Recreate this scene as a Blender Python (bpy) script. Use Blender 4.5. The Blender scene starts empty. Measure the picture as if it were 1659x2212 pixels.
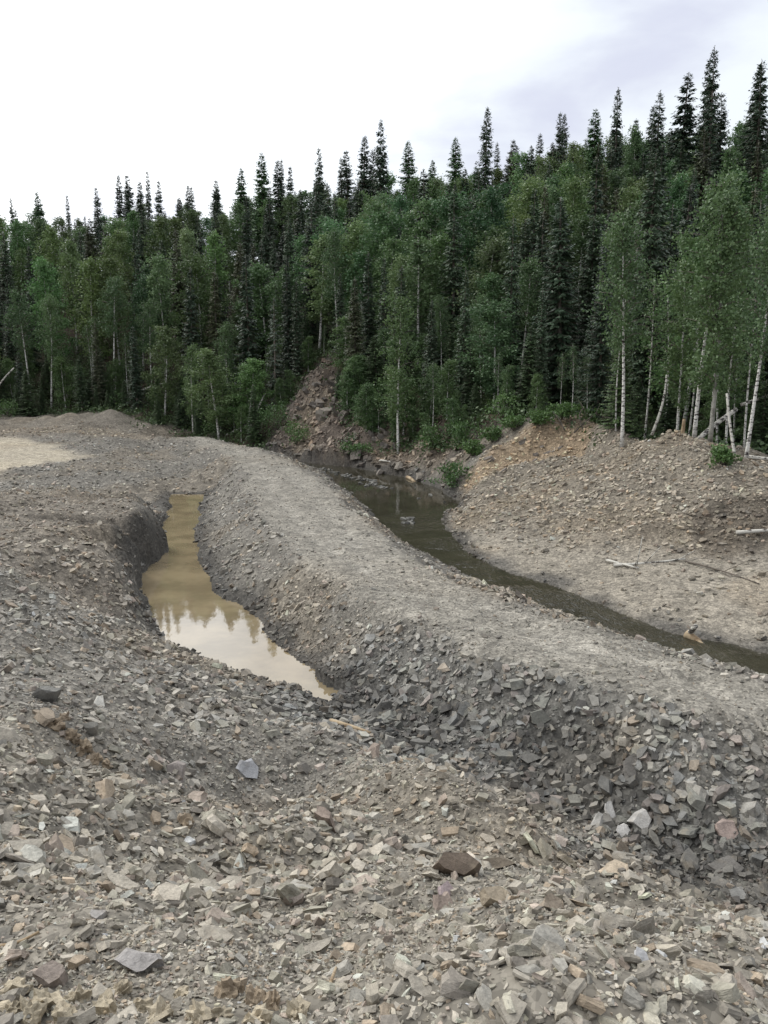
import bpy, math, random
import numpy as np
from mathutils import Vector, Matrix, Quaternion
from mathutils.geometry import delaunay_2d_cdt

random.seed(7)
RNG = np.random.default_rng(11)
scene = bpy.context.scene
COL = scene.collection

# ------------------------------------------------------------------ camera
CAM_H, FPX, CU, CV, PITCH = 4.9, 1789.0, 829.5, 1106.0, math.radians(9.7)
cam_d = bpy.data.cameras.new('camera')
cam = bpy.data.objects.new('camera', cam_d)
COL.objects.link(cam)
cam.location = (0, 0, CAM_H)
cam.rotation_euler = (math.pi / 2 - PITCH, 0, 0)
cam_d.sensor_fit = 'VERTICAL'
cam_d.sensor_height = 36.0
cam_d.lens = FPX / 2212.0 * 36.0
cam_d.clip_start = 0.05
cam_d.clip_end = 4000
scene.camera = cam

# ------------------------------------------------------------------ world, sun, exposure
SUN_AZ, SUN_EL = math.radians(-58), math.radians(48)      # azimuth from +Y, negative = left
SD = Vector((math.sin(SUN_AZ) * math.cos(SUN_EL), math.cos(SUN_AZ) * math.cos(SUN_EL), math.sin(SUN_EL)))
world = bpy.data.worlds.new('World')
scene.world = world
world.use_nodes = True
wt = world.node_tree
wt.nodes.clear()


def N(t, kind, **kw):
    n = t.nodes.new(kind)
    for k, v in kw.items():
        if k == 'inp':
            for kk, vv in v.items():
                n.inputs[kk].default_value = vv
        else:
            setattr(n, k, v)
    return n


def L(t, a, b):
    t.links.new(a, b)


def math_node(t, op, a, b=None, c=None, clamp=False):
    n = t.nodes.new('ShaderNodeMath')
    n.operation = op
    n.use_clamp = clamp
    for i, x in enumerate((a, b, c)):
        if x is None:
            continue
        if isinstance(x, (int, float)):
            n.inputs[i].default_value = x
        else:
            t.links.new(x, n.inputs[i])
    return n.outputs[0]


def mix_rgb(t, fac, a, b, blend='MIX'):
    n = t.nodes.new('ShaderNodeMix')
    n.data_type = 'RGBA'
    n.blend_type = blend
    for s, x in ((n.inputs[0], fac), (n.inputs[6], a), (n.inputs[7], b)):
        if isinstance(x, (int, float)):
            s.default_value = x
        elif isinstance(x, (tuple, list)):
            s.default_value = (*x[:3], 1.0)
        else:
            t.links.new(x, s)
    return n.outputs[2]


def map_range(t, x, a, b, c=0.0, d=1.0, smooth=True):
    n = t.nodes.new('ShaderNodeMapRange')
    n.interpolation_type = 'SMOOTHSTEP' if smooth else 'LINEAR'
    t.links.new(x, n.inputs[0])
    for i, v in enumerate((a, b, c, d)):
        n.inputs[i + 1].default_value = v
    return n.outputs[0]


tc = N(wt, 'ShaderNodeTexCoord')
sky = N(wt, 'ShaderNodeTexSky', sky_type='NISHITA', sun_disc=False)
sky.sun_elevation = SUN_EL
sky.sun_rotation = SUN_AZ
sky.air_density = 1.2
sky.dust_density = 3.0
skys = mix_rgb(wt, 1.0, sky.outputs[0], (0.1, 0.1, 0.1), 'MULTIPLY')
# cloud deck: direction projected onto a flat layer
sep = N(wt, 'ShaderNodeSeparateXYZ')
L(wt, tc.outputs['Generated'], sep.inputs[0])
zz = math_node(wt, 'ADD', math_node(wt, 'MAXIMUM', sep.outputs[2], 0.0), 0.22)
px = math_node(wt, 'DIVIDE', sep.outputs[0], zz)
py = math_node(wt, 'DIVIDE', sep.outputs[1], zz)
cmb = N(wt, 'ShaderNodeCombineXYZ')
L(wt, px, cmb.inputs[0]); L(wt, py, cmb.inputs[1])
n1 = N(wt, 'ShaderNodeTexNoise', inp={'Scale': 1.7, 'Detail': 6.0, 'Roughness': 0.52, 'Distortion': 0.3})
L(wt, cmb.outputs[0], n1.inputs['Vector'])
dotn = N(wt, 'ShaderNodeVectorMath', operation='DOT_PRODUCT')
L(wt, tc.outputs['Generated'], dotn.inputs[0])
dotn.inputs[1].default_value = SD
glow = map_range(wt, dotn.outputs['Value'], 0.44, 0.88)
cl = map_range(wt, n1.outputs[0], 0.38, 0.58)
ccol = mix_rgb(wt, cl, (0.84, 0.88, 1.04), (1.08, 1.15, 1.22))
gcol = mix_rgb(wt, cl, (2.1, 2.15, 2.2), (3.2, 3.24, 3.27))
deck = mix_rgb(wt, glow, ccol, gcol)
cover = map_range(wt, n1.outputs[0], 0.20, 0.40, 0.86, 0.97)
skyc = mix_rgb(wt, cover, skys, deck)
bg = N(wt, 'ShaderNodeBackground', inp={'Strength': 1.0})
L(wt, skyc, bg.inputs[0])
wo = N(wt, 'ShaderNodeOutputWorld')
L(wt, bg.outputs[0], wo.inputs[0])

sun_d = bpy.data.lights.new('sun', 'SUN')
sun_d.energy = 1.25
sun_d.angle = math.radians(18)
sun_d.color = (1.0, 0.96, 0.9)
sun = bpy.data.objects.new('sun', sun_d)
COL.objects.link(sun)
sun.location = (-40, 40, 60)
sun.rotation_euler = SD.to_track_quat('Z', 'Y').to_euler()

scene.view_settings.view_transform = 'Standard'
scene.view_settings.look = 'None'
scene.view_settings.exposure = -0.17
scene.view_settings.gamma = 1.0
scene.render.engine = 'CYCLES'
scene.cycles.max_bounces = 5
scene.cycles.diffuse_bounces = 3
scene.cycles.transparent_max_bounces = 6

# ------------------------------------------------------------------ pixel ray helpers (survey of the place)
SP, CP = math.sin(PITCH), math.cos(PITCH)


def ray(u, v):
    x = (u - CU) / FPX
    y = (CV - v) / FPX
    return np.array([x, CP + y * SP, -SP + y * CP])


def Z(u, v, z):                       # point seen at (u, v) lying at height z
    d = ray(u, v)
    return tuple(np.array([0, 0, CAM_H]) + d * ((z - CAM_H) / d[2]))


def D(u, v, dist):                    # point seen at (u, v) lying dist metres ahead
    d = ray(u, v)
    return tuple(np.array([0, 0, CAM_H]) + d * (dist / d[1]))


# ------------------------------------------------------------------ numpy noise
def _hash(ix, iy, seed):
    h = (ix.astype(np.int64) * 374761393 + iy.astype(np.int64) * 668265263 + seed * 1442695041) & 0xFFFFFFFF
    h = ((h ^ (h >> 13)) * 1274126177) & 0xFFFFFFFF
    h = (h ^ (h >> 16)) & 0xFFFFFFFF
    return h.astype(np.float64) / 4294967295.0


def vnoise(x, y, seed):
    ix = np.floor(x); iy = np.floor(y)
    fx = x - ix; fy = y - iy
    fx = fx * fx * (3 - 2 * fx); fy = fy * fy * (3 - 2 * fy)
    a = _hash(ix, iy, seed); b = _hash(ix + 1, iy, seed)
    c = _hash(ix, iy + 1, seed); d = _hash(ix + 1, iy + 1, seed)
    return (a + (b - a) * fx) * (1 - fy) + (c + (d - c) * fx) * fy - 0.5


def fbm(x, y, wl, octs, seed, rough=0.5):
    s = 0; a = 1.0
    for k in range(octs):
        c, sn = math.cos(0.7 * k + 0.3), math.sin(0.7 * k + 0.3)
        s = s + a * vnoise((x * c - y * sn) / wl + 17.3 * k, (x * sn + y * c) / wl - 9.1 * k, seed + k)
        wl *= 0.5; a *= rough
    return s * 2


def seg_dist(x, y, pts, closed=True):
    d = np.full(x.shape, 1e9)
    n = len(pts)
    for i in range(n if closed else n - 1):
        ax, ay = pts[i][:2]; bx, by = pts[(i + 1) % n][:2]
        ex, ey = bx - ax, by - ay
        t = np.clip(((x - ax) * ex + (y - ay) * ey) / (ex * ex + ey * ey + 1e-12), 0, 1)
        d = np.minimum(d, (x - ax - t * ex) ** 2 + (y - ay - t * ey) ** 2)
    return np.sqrt(d)


def inside(x, y, pts):
    r = np.zeros(x.shape, bool)
    n = len(pts)
    for i in range(n):
        ax, ay = pts[i][:2]; bx, by = pts[(i + 1) % n][:2]
        if ay == by:
            continue
        c = ((ay > y) != (by > y)) & (x < (bx - ax) * (y - ay) / (by - ay) + ax)
        r ^= c
    return r


def sdf(x, y, pts):                   # positive inside
    return np.where(inside(x, y, pts), 1, -1) * seg_dist(x, y, pts)


def sstep(x, a, b):
    t = np.clip((x - a) / (b - a), 0, 1)
    return t * t * (3 - 2 * t)


# ------------------------------------------------------------------ surveyed outlines
POND = [Z(u, v, 0)[:2] for u, v in (
    (365, 1068), (445, 1068), (430, 1100), (422, 1150), (425, 1190), (440, 1230), (470, 1270), (482, 1292), (545, 1330),
    (575, 1370), (620, 1410), (682, 1447), (688, 1472), (738, 1500), (725, 1512), (700, 1535), (640, 1502), (560, 1468),
    (500, 1446), (420, 1424), (375, 1408), (340, 1372), (318, 1312), (298, 1278), (300, 1240), (345, 1206), (362, 1190),
    (340, 1160), (357, 1120), (366, 1090))]
STREAM = [Z(u, v, 0)[:2] for u, v in (
    (600, 984), (660, 998), (700, 1003), (760, 1008), (820, 1020), (870, 1030), (940, 1052), (1000, 1088), (985, 1103),
    (955, 1120), (962, 1142), (1000, 1190), (1100, 1235), (1240, 1282), (1350, 1330), (1480, 1370), (1659, 1415))] + [
    (10, 12.4), (15, 11.0), (15, 10.2), (10, 11.4), (6.0, 12.7), (5.2, 13.7), (4.4, 14.9), (3.6, 16.2), (2.75, 17.9), (1.75, 19.9),
    (0.75, 22.3), (0.0, 25.0)] + [Z(u, v, 0)[:2] for u, v in ((815, 1125), (790, 1098), (740, 1056), (690, 1014), (655, 1003))] + [
    (-8, 48.5), (-14, 51), (-14.5, 52.5), (-8, 50.5)]
BT = 1.0
BERM_L = [Z(u, v, BT) for u, v in ((380, 945), (470, 975), (515, 1010), (530, 1050), (555, 1100), (600, 1160), (680, 1220),
                                   (760, 1270), (840, 1310), (920, 1350), (1050, 1410), (1200, 1455), (1400, 1512), (1659, 1555))]
BERM_L += [(8, 7.4, 1.0), (14, 5.4, 1.0)]
BERM_R = [D(420, 930, 50.0)] + [Z(u, v, BT + e) for u, v, e in (
    (480, 952, .1), (560, 972, .05), (640, 1000, 0), (700, 1040, 0), (760, 1090, 0), (815, 1135, 0), (850, 1176, 0), (900, 1205, 0),
    (1000, 1255, 0), (1150, 1305, 0), (1300, 1360, 0), (1400, 1390, 0), (1500, 1420, 0), (1659, 1470, 0))]
BERM_R += [(9, 8.5, 1.0), (14, 6.9, 1.0)]
BERM = [p[:2] for p in BERM_L] + [p[:2] for p in BERM_R[::-1]] 
ROAD = [Z(u, v, .9)[:2] for u, v in ((-250, 958), (0, 952), (60, 953), (120, 965), (178, 985), (95, 1004), (0, 1020), (-250, 1032))]
BANK = [Z(u, v, 1.35)[:2] for u, v in ((-150, 1090), (0, 1075), (150, 1056), (290, 1050), (322, 1085), (295, 1135), (258, 1195),
                                      (235, 1255), (150, 1300), (0, 1240), (-150, 1220))]
HEAP = [(1.6, 27.5), (3.2, 24.0), (4.6, 21.3), (6.9, 19.6), (9.5, 18.4), (14, 17.5), (18, 18), (19, 24), (14, 25.5), (11.5, 27.5),
        (9, 29.5), (8.6, 33.5), (6.2, 34), (3.8, 33), (2.6, 31)]
SCREE = [(-7.5, 48), (-6.5, 52), (-5.6, 55), (-3, 55.5), (-2.4, 50), (0.2, 49), (2.5, 46.5), (3.6, 42), (4.2, 37), (2.6, 33.5), (1, 38),
         (-3, 43.2), (-6, 46.5)]
FRONT = [(-90, 63), (-34, 63.5), (-20, 59.5), (-13, 55), (-9.2, 51), (-7.2, 50.4), (-5.9, 52.8), (-5.0, 56), (-3.8, 56.2), (-3.0, 51.5), (-2.2, 48.8), (.2, 46.6),
         (2.2, 43.4), (3.6, 38.6), (6, 35.5), (8.6, 34.2), (9.3, 30.5), (11.8, 28.6), (15, 26.6), (20, 25.0), (40, 22)]
NEAR = [Z(u, v, z)[:2] for u, v, z in ((-300, 1500, 1.9), (0, 1520, 2.2), (130, 1548, 2.1), (230, 1615, 1.8), (420, 1725, 1.3), (560, 1775, 1.3), (660, 1775, 1.0),
        (720, 1680, .85), (750, 1605, .5), (880, 1638, 1.1), (1090, 1700, 1.35), (1230, 1788, 1.45), (1330, 1850, 1.5), (1480, 1918, 1.5), (1659, 1960, 1.5), (1950, 2050, 1.0))] + [(9, -4), (-9, -4)]
DITCH = [Z(760, 1540, 0), Z(880, 1592, 0), Z(1130, 1682, 0), Z(1400, 1832, 0), Z(1659, 1938, 0), (9, 4.6)]
CONES = [D(u, v, d) for u, v, d in ((100, 889, 56.5), (152, 882, 56), (238, 876, 57), (60, 905, 57))]
FOREST = FRONT + [(140, 20), (300, 400), (-300, 400), (-140, 60)]

# ------------------------------------------------------------------ terrain survey points
T = []
for u, v, z in (
    (-250, 2212, 3.2), (0, 2212, 3.25), (400, 2212, 3.3), (830, 2212, 3.3), (1250, 2212, 3.25), (1659, 2212, 3.15), (1950, 2212, 3.05),
    (-250, 2080, 2.95), (0, 2080, 3.0), (300, 2080, 2.95), (640, 2080, 2.9), (950, 2080, 2.9), (1250, 2080, 2.75), (1659, 2080, 2.35), (1950, 2080, 2.1),
    (-250, 1950, 2.7), (0, 1950, 2.8), (300, 1950, 2.6), (640, 1950, 2.4), (830, 1950, 2.3), (1100, 1950, 2.15), (1400, 1950, 1.85), (1950, 2050, 1.3),
    (40, 1850, 2.65), (300, 1850, 2.2), (500, 1850, 1.85), (640, 1850, 1.65), (830, 1850, 1.75), (1000, 1850, 1.8), (1200, 1860, 1.55), 
    (0, 1750, 2.5), (300, 1750, 1.9), (440, 1775, 1.85), (520, 1795, 1.75), (640, 1812, 1.7), (760, 1800, 1.65), (480, 1738, .85), (640, 1762, .65), (730, 1735, .7), (600, 1690, .82), (860, 1760, 1.45), (1000, 1790, 1.6), (1150, 1800, 1.55),
    (780, 1670, .95), (900, 1700, 1.3), (1000, 1730, 1.42),
    (820, 1576, .02), (880, 1586, .05), (950, 1604, .08), (1050, 1630, .1), (1130, 1662, .1), (1250, 1730, .12), (1400, 1805, .15), (1550, 1872, .12), (1659, 1912, .1), (1950, 2010, .1),
    (770, 1530, .02), (760, 1555, .03),
    (0, 1640, 2.3), (-250, 1640, 2.3), (0, 1550, 2.2), (130, 1548, 2.1), (230, 1612, 1.8), (350, 1660, 1.3), (430, 1660, 1.1),
    (200, 1500, 1.55), (80, 1480, 1.75), (-250, 1450, 1.85), (300, 1560, 1.3), (560, 1620, .95), (680, 1650, .8), (520, 1560, 1.05), (440, 1600, 1.15),
    (0, 1400, 1.7), (0, 1300, 1.65), (-250, 1300, 1.7), (100, 1300, 1.55), (0, 1200, 1.55), (130, 1150, 1.5), (0, 1110, 1.5), (-250, 1110, 1.55), (0, 1075, 1.45), (150, 1056, 1.4), (290, 1050, 1.35),
    (200, 1330, .95),
    (340, 1110, .35), (335, 1165, .15), (300, 1215, .2), (275, 1260, .3), (290, 1350, .3), (220, 1430, .95), (330, 1432, .5), (430, 1472, .5), (560, 1512, .5), (680, 1572, .4), (400, 1540, 1.0),
    (-250, 1050, .65), (0, 1050, .6), (150, 1050, .55), (330, 1052, .3), (350, 1072, .1),
    (-250, 1040, .8), (0, 1030, .8), (100, 1012, .85), (185, 990, .9), (0, 985, .85), (-250, 985, .85), (100, 960, .9), (0, 945, 1.0), (-250, 945, 1.0), (190, 965, .95),
    (250, 1010, .7), (330, 1000, .55), (400, 1040, .15), (380, 1000, .4), (330, 970, .7), (460, 1010, .35), (470, 1050, .15),
    (0, 915, 1.25), (-250, 915, 1.2), (100, 925, 1.2), (200, 930, 1.15), (300, 940, 1.05),
    (1400, 1260, .3), (1659, 1330, .3), (1250, 1190, .4), (1659, 1210, .65), (1100, 1150, .35), (960, 1104, .2), (1100, 1130, .4), (1250, 1170, .5), (1400, 1190, .58), (1550, 1290, .35),
):
    T.append(Z(u, v, z))
for u, v, d in (
    (150, 906, 57), (95, 912, 57), (235, 898, 58), (60, 914, 57), (195, 910, 57), (290, 890, 60), (150, 922, 53), (0, 905, 63), (-250, 905, 63), (330, 900, 57.5), (450, 925, 57), (500, 930, 55.5), (560, 900, 57), (520, 880, 61),
    (620, 989, 47.2), (610, 940, 50), (650, 870, 52), (700, 800, 53.5), (720, 785, 54.5), (760, 880, 47.5), (830, 850, 48.5), (800, 940, 44), (870, 975, 41.5), (920, 850, 46.5), (930, 950, 40.5), (1000, 1000, 35.5),
    (1030, 1000, 33), (960, 1050, 34.8), (1000, 900, 42), (1050, 900, 38.5), (700, 740, 60), (900, 760, 54), (680, 910, 49.5), (740, 950, 45.5),
    (985, 1030, 33.5), (1060, 965, 33), (1150, 925, 33.2), (1260, 905, 33.2), (1320, 928, 31), (1340, 962, 28.5), (1385, 962, 27.6), (1440, 937, 27), (1500, 950, 26), (1530, 985, 25), (1600, 1008, 23.5), (1659, 1035, 22.5), (1850, 1080, 22),
    (1005, 1083, 29.6), (1150, 1000, 32.1), (1150, 1080, 26), (1300, 1000, 28.5), (1250, 990, 31.2), (1060, 1010, 32), (1250, 1100, 24.3), (1440, 1050, 23.3), (1600, 1120, 20.3), (1440, 1120, 21.5),
):
    T.append(D(u, v, d))
for line in (BERM_L, BERM_R):
    for a, b in zip(line[:-1], line[1:]):
        n = max(1, int(math.dist(a[:2], b[:2]) / 0.7))
        for k in range(n):
            f = k / n
            T.append(tuple(np.array(a) * (1 - f) + np.array(b) * f))
for poly in (POND, STREAM):
    for i in range(len(poly)):
        a, b = poly[i], poly[(i + 1) % len(poly)]
        n = max(1, int(math.dist(a, b) / 0.8))
        for k in range(n):
            f = k / n
            T.append((a[0] * (1 - f) + b[0] * f, a[1] * (1 - f) + b[1] * f, 0.0))
for u, v, z in ((750, 1603, .7), (810, 1622, .9), (880, 1640, 1.1), (985, 1668, 1.25), (1090, 1702, 1.35), (1160, 1745, 1.4), (1230, 1790, 1.45), (1330, 1852, 1.5), (1400, 1888, 1.5), (1480, 1920, 1.5), (1570, 1945, 1.5), (1659, 1962, 1.5)):
    p = np.array(Z(u, v, z)); q = p * (1 + 1.0 / math.hypot(p[0], p[1]))
    T.append(tuple(p)); T.append((q[0], q[1], .22))
for u, v, z in ((322, 1085, 1.35), (305, 1110, 1.35), (290, 1132, 1.32), (272, 1160, 1.3), (255, 1192, 1.25), (240, 1225, 1.12)):
    p = Z(u, v, z)
    T.append(p); T.append((p[0] + .5, p[1] + .1, .38))
T += [(-6, -6, 3.3), (0, -6, 3.3), (6, -6, 3.2), (-4, 0, 3.3), (0, 0, 3.35), (4, 0, 3.1), (-12, -8, 3), (12, -8, 2.6), (-12, 4, 2.4), (9, 1, 2.2),
      (-14, 10, 1.9), (-16, 20, 1.5), (-25, 30, .9), (-30, 45, 1), (-45, 40, 1.1), (-45, 20, 1.4), (9, 4.6, .1), (14, 3.2, .1), (14, 1, 1.6),
      (14, 14, .4), (14, 18, .8), (20, 22, 1.4), (22, 16, 1), (20, 10, .9),
      (-75, 62, 2), (-45, 63, 1.8), (-30, 63, 2.2), (-20, 61, 2.2), (-8, 61, 4.2), (-60, 75, 7), (-30, 75, 8.5), (-10, 72, 9.7), (8, 65, 9.8), (16, 55, 8),
      (25, 50, 6.8), (16, 40, 3.4), (9.5, 32, 1.8), (12, 30, 1.7), (16, 28, 1.5), (22, 30, 2), (22, 36, 3), (30, 32, 2.6), (-60, 95, 14), (-30, 90, 15.2), (0, 88, 16.8), (20, 85, 18.8), (35, 75, 17.8),
      (30, 62, 12.8), (40, 55, 10.5), (45, 40, 6.5), (60, 60, 15), (-70, 115, 15), (0, 112, 19), (40, 105, 23), (80, 90, 23), (-90, 140, 12), (0, 140, 15),
      (90, 140, 18), (-128, 168, 6), (0, 168, 8), (128, 168, 10), (-128, -14, 2.5), (-128, 60, 2), (128, -14, 2.5), (128, 50, 8), (0, -14, 3), (40, 10, 1.5), (40, 22, 3)]
seen = set(); P3 = []
for p in T:
    k = (round(p[0], 1), round(p[1], 1))
    if k in seen:
        continue
    seen.add(k); P3.append(p)
P3 = np.array(P3)
vo, _, fo, ov, _, _ = delaunay_2d_cdt([Vector((p[0], p[1])) for p in P3], [], [], 0, 1e-5)
vz = [np.mean([P3[i][2] for i in o]) if o else 1.0 for o in ov]
GX0, GX1, GY0, GY1, GR = -128.0, 128.0, -14.0, 168.0, 0.2
nx, ny = int((GX1 - GX0) / GR) + 1, int((GY1 - GY0) / GR) + 1
G = np.full((ny, nx), 2.0)
for f in fo:
    a, b, c = f
    ax, ay = vo[a]; bx, by = vo[b]; cx, cy = vo[c]
    i0 = max(0, int((min(ax, bx, cx) - GX0) / GR)); i1 = min(nx - 1, int((max(ax, bx, cx) - GX0) / GR) + 1)
    j0 = max(0, int((min(ay, by, cy) - GY0) / GR)); j1 = min(ny - 1, int((max(ay, by, cy) - GY0) / GR) + 1)
    if i1 < i0 or j1 < j0:
        continue
    X = GX0 + GR * np.arange(i0, i1 + 1)[None, :]; Y = GY0 + GR * np.arange(j0, j1 + 1)[:, None]
    det = (by - cy) * (ax - cx) + (cx - bx) * (ay - cy)
    if abs(det) < 1e-9:
        continue
    l1 = ((by - cy) * (X - cx) + (cx - bx) * (Y - cy)) / det
    l2 = ((cy - ay) * (X - cx) + (ax - cx) * (Y - cy)) / det
    l3 = 1 - l1 - l2
    m = (l1 >= -1e-6) & (l2 >= -1e-6) & (l3 >= -1e-6)
    G[j0:j1 + 1, i0:i1 + 1][m] = (l1 * vz[a] + l2 * vz[b] + l3 * vz[c])[m]


def blur(A, w):
    k = len(w) // 2
    P = np.pad(A, k, mode='edge')
    B = sum(w[i] * P[i:i + A.shape[0], :] for i in range(len(w)))
    return sum(w[i] * B[:, i:i + A.shape[1]] for i in range(len(w)))


G1 = blur(G, [.25, .5, .25])
wide = np.exp(-np.linspace(-2, 2, 9) ** 2 / 2); wide /= wide.sum()
G2 = blur(blur(G, wide), wide)
_yy = GY0 + GR * np.arange(ny)[:, None]
_w = sstep(_yy, 34, 60)
G = G1 * (1 - _w) + G2 * _w


def base_h(x, y):
    fx = np.clip((x - GX0) / GR, 0, nx - 1.001); fy = np.clip((y - GY0) / GR, 0, ny - 1.001)
    ix = fx.astype(int); iy = fy.astype(int); fx = fx - ix; fy = fy - iy
    return (G[iy, ix] * (1 - fx) + G[iy, ix + 1] * fx) * (1 - fy) + (G[iy + 1, ix] * (1 - fx) + G[iy + 1, ix + 1] * fx) * fy


def masks(x, y):
    m = {}
    wob = fbm(x, y, 1.6, 3, 90) * 0.35
    m['berm'] = sstep(sdf(x, y, BERM) + wob * .6, -.15, .35)
    m['road'] = sstep(sdf(x, y, ROAD) + wob * 1.6, -.6, .7)
    m['bank'] = sstep(sdf(x, y, BANK) + wob * 1.2, -.4, .6)
    m['heap'] = sstep(sdf(x, y, HEAP) + wob * 1.2, -.8, .6)
    m['scree'] = sstep(sdf(x, y, SCREE) + wob * 2, -.6, .8)
    m['forest'] = sstep(sdf(x, y, FOREST) + wob * 2.2, -.5, .5)
    r = np.hypot(x, y)
    m['near'] = sstep(sdf(x, y, NEAR) + wob * .9, -.25, .35)
    m['ditch'] = (1 - sstep(seg_dist(x, y, DITCH, False) + wob * .6, .9, 1.9)) * (1 - m['near'])
    m['bar'] = sstep(x - 2.2 + wob, 0, .8) * sstep(y, 11.5, 13.5) * (1 - m['heap']) * (1 - m['forest']) * (1 - m['berm']) * (1 - sstep(y, 27, 29))
    return m


def H(x, y, m=None, fine=True):
    x = np.asarray(x, float); y = np.asarray(y, float)
    if m is None:
        m = masks(x, y)
    h = base_h(x, y)
    smooth = np.clip(np.maximum(np.maximum(m['berm'], m['road']), m['bar'] * .9), 0, 1)
    amp = 1 - .8 * smooth
    far = sstep(y, 25, 60)
    h = h + amp * (fbm(x, y, 2.2, 2, 3) * (.09 + .16 * far) + m['near'] * fbm(x, y, 1.4, 2, 14) * .25 + fbm(x, y, .8, 2, 5) * .075)
    if fine:
        h = h + (amp * .8 + .2) * (fbm(x, y, .28, 3, 8, .6) * .034)
        # layered, broken rock face in the scree and cut banks
        led = np.abs(fbm(x * .8 + y * .5, y * .35 - x * .2, .9, 3, 21))
        h = h + m['scree'] * led * .55 + m['heap'] * (1 - m['berm']) * np.abs(fbm(x, y * .6, 1.5, 3, 22)) * .22
        tb = np.minimum(np.abs(seg_dist(x, y, BERM_L, False) - .85), np.abs(seg_dist(x, y, BERM_R, False) - .85))
        h = h - m['berm'] * np.exp(-(tb / .24) ** 2) * (.045 + .03 * fbm(x, y, .7, 2, 34))
        # wheel ruts along the causeway and on the clay road
        h = h + m['road'] * np.sin(y * 1.9 + x * .35 + fbm(x, y, 6, 2, 31) * 3) * .035
    for cx_, cy_, cz_ in CONES:
        h = np.maximum(h, cz_ - .15 - .45 * np.sqrt((x - cx_) ** 2 + (y - cy_) ** 2 + .05) * (1 + .12 * fbm(x, y, 1.2, 2, 33)))
    jx = x + fbm(x, y, .9, 3, 41) * .11; jy = y + fbm(x, y, .9, 3, 42) * .16
    sw = np.maximum(sdf(jx, jy, POND), sdf(jx, jy, STREAM))
    hin = -np.minimum(.02 + sw * .45, .28) + 0.03 * fbm(x, y, .5, 2, 43)
    hout = np.where(sw > -2.0, np.maximum(h, .012 + np.clip(-sw, 0, 1) * .12), h)
    h = np.where(sw > 0, np.minimum(hin, -.015), hout)
    return h


def lin(c):
    c = np.array(c, float) / 255
    return np.where(c <= .04045, c / 12.92, ((c + .055) / 1.055) ** 2.4)


def zone_color(x, y, m):
    def put(col, c, w):
        return col * (1 - w[:, None]) + np.array(c)[None, :] * w[:, None]
    col = np.tile(np.array([.275, .253, .215]), (len(x), 1))
    col = put(col, (.312, .282, .232), m['near'])
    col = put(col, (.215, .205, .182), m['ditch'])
    col = put(col, (.275, .238, .19), m['bank'] * .85)
    col = put(col, (.228, .210, .176), m['berm'])
    col = put(col, (.385, .335, .25), m['road'] * (.75 + .25 * np.clip(fbm(x, y * 2, 3, 3, 72) + .5, 0, 1)))
    col = put(col, (.25, .222, .178), m['bar'])
    col = put(col, (.305, .265, .208), m['heap'])
    col = put(col, (.165, .132, .105), m['scree'])
    tanp = sstep(fbm(x, y, 3.0, 3, 61), .1, .5) * (1 - m['forest']) * (1 - .8 * m['berm'])
    col = put(col, (.30, .245, .175), tanp * .4)
    och = sstep(fbm(x * 1.3, y, 2.2, 3, 66), .12, .5) * np.maximum(m['heap'], m['scree'])
    col = put(col, (.32, .255, .175), och * .3)
    cut = sstep(1.6 - np.hypot((x - 5.8) * .5, (y - 32.4) * .9) + fbm(x, y, 1.2, 3, 65) * .7, 0, .9) * m['heap']
    col = put(col, (.42, .315, .205), cut * .9)
    bs = seg_dist(x, y, BERM_L, False); bs2 = seg_dist(x, y, BERM_R, False)
    trk = np.maximum(np.exp(-((bs - .85) / .28) ** 2), np.exp(-((bs2 - .85) / .28) ** 2)) * m['berm'] * (.6 + fbm(x, y, 1.1, 2, 67))
    col = put(col, (.285, .264, .224), np.clip(trk, 0, 1) * .8)
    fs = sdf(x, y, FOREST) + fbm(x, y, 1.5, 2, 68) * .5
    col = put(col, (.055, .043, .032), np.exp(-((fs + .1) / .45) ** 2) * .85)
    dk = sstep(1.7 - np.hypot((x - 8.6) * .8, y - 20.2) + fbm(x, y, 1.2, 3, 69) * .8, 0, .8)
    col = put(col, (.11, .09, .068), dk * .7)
    fl_ = sstep(y, 46, 50) * sstep(-x, 8, 12) * (1 - m['forest']) * (1 - m['berm'])
    col = put(col, (.31, .262, .2), fl_ * (.45 + .55 * sstep(fbm(x, y, 4, 3, 74), -.3, .3)))
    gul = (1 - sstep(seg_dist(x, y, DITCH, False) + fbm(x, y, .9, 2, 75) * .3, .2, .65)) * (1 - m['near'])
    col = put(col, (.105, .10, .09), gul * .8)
    wet = np.zeros(len(x))
    for poly in (POND, STREAM):
        wet = np.maximum(wet, 1 - sstep(-sdf(x, y, poly) + fbm(x, y, .8, 2, 73) * .25, .05, .6))
    col = put(col, (.085, .08, .072), wet * .8)
    fl = put(np.tile(np.array([.050, .062, .026]), (len(x), 1)), (.085, .062, .040), sstep(fbm(x, y, 2.4, 3, 64), -.1, .4))
    col = col * (1 - m['forest'][:, None]) + fl * m['forest'][:, None]
    return col


# ------------------------------------------------------------------ materials
def new_mat(name):
    m = bpy.data.materials.new(name)
    m.use_nodes = True
    t = m.node_tree
    b = t.nodes['Principled BSDF']
    return m, t, b


def set_bump(t, b, height, strength, dist):
    bp = N(t, 'ShaderNodeBump', inp={'Strength': strength, 'Distance': dist})
    L(t, height, bp.inputs['Height'])
    L(t, bp.outputs[0], b.inputs['Normal'])


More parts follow.
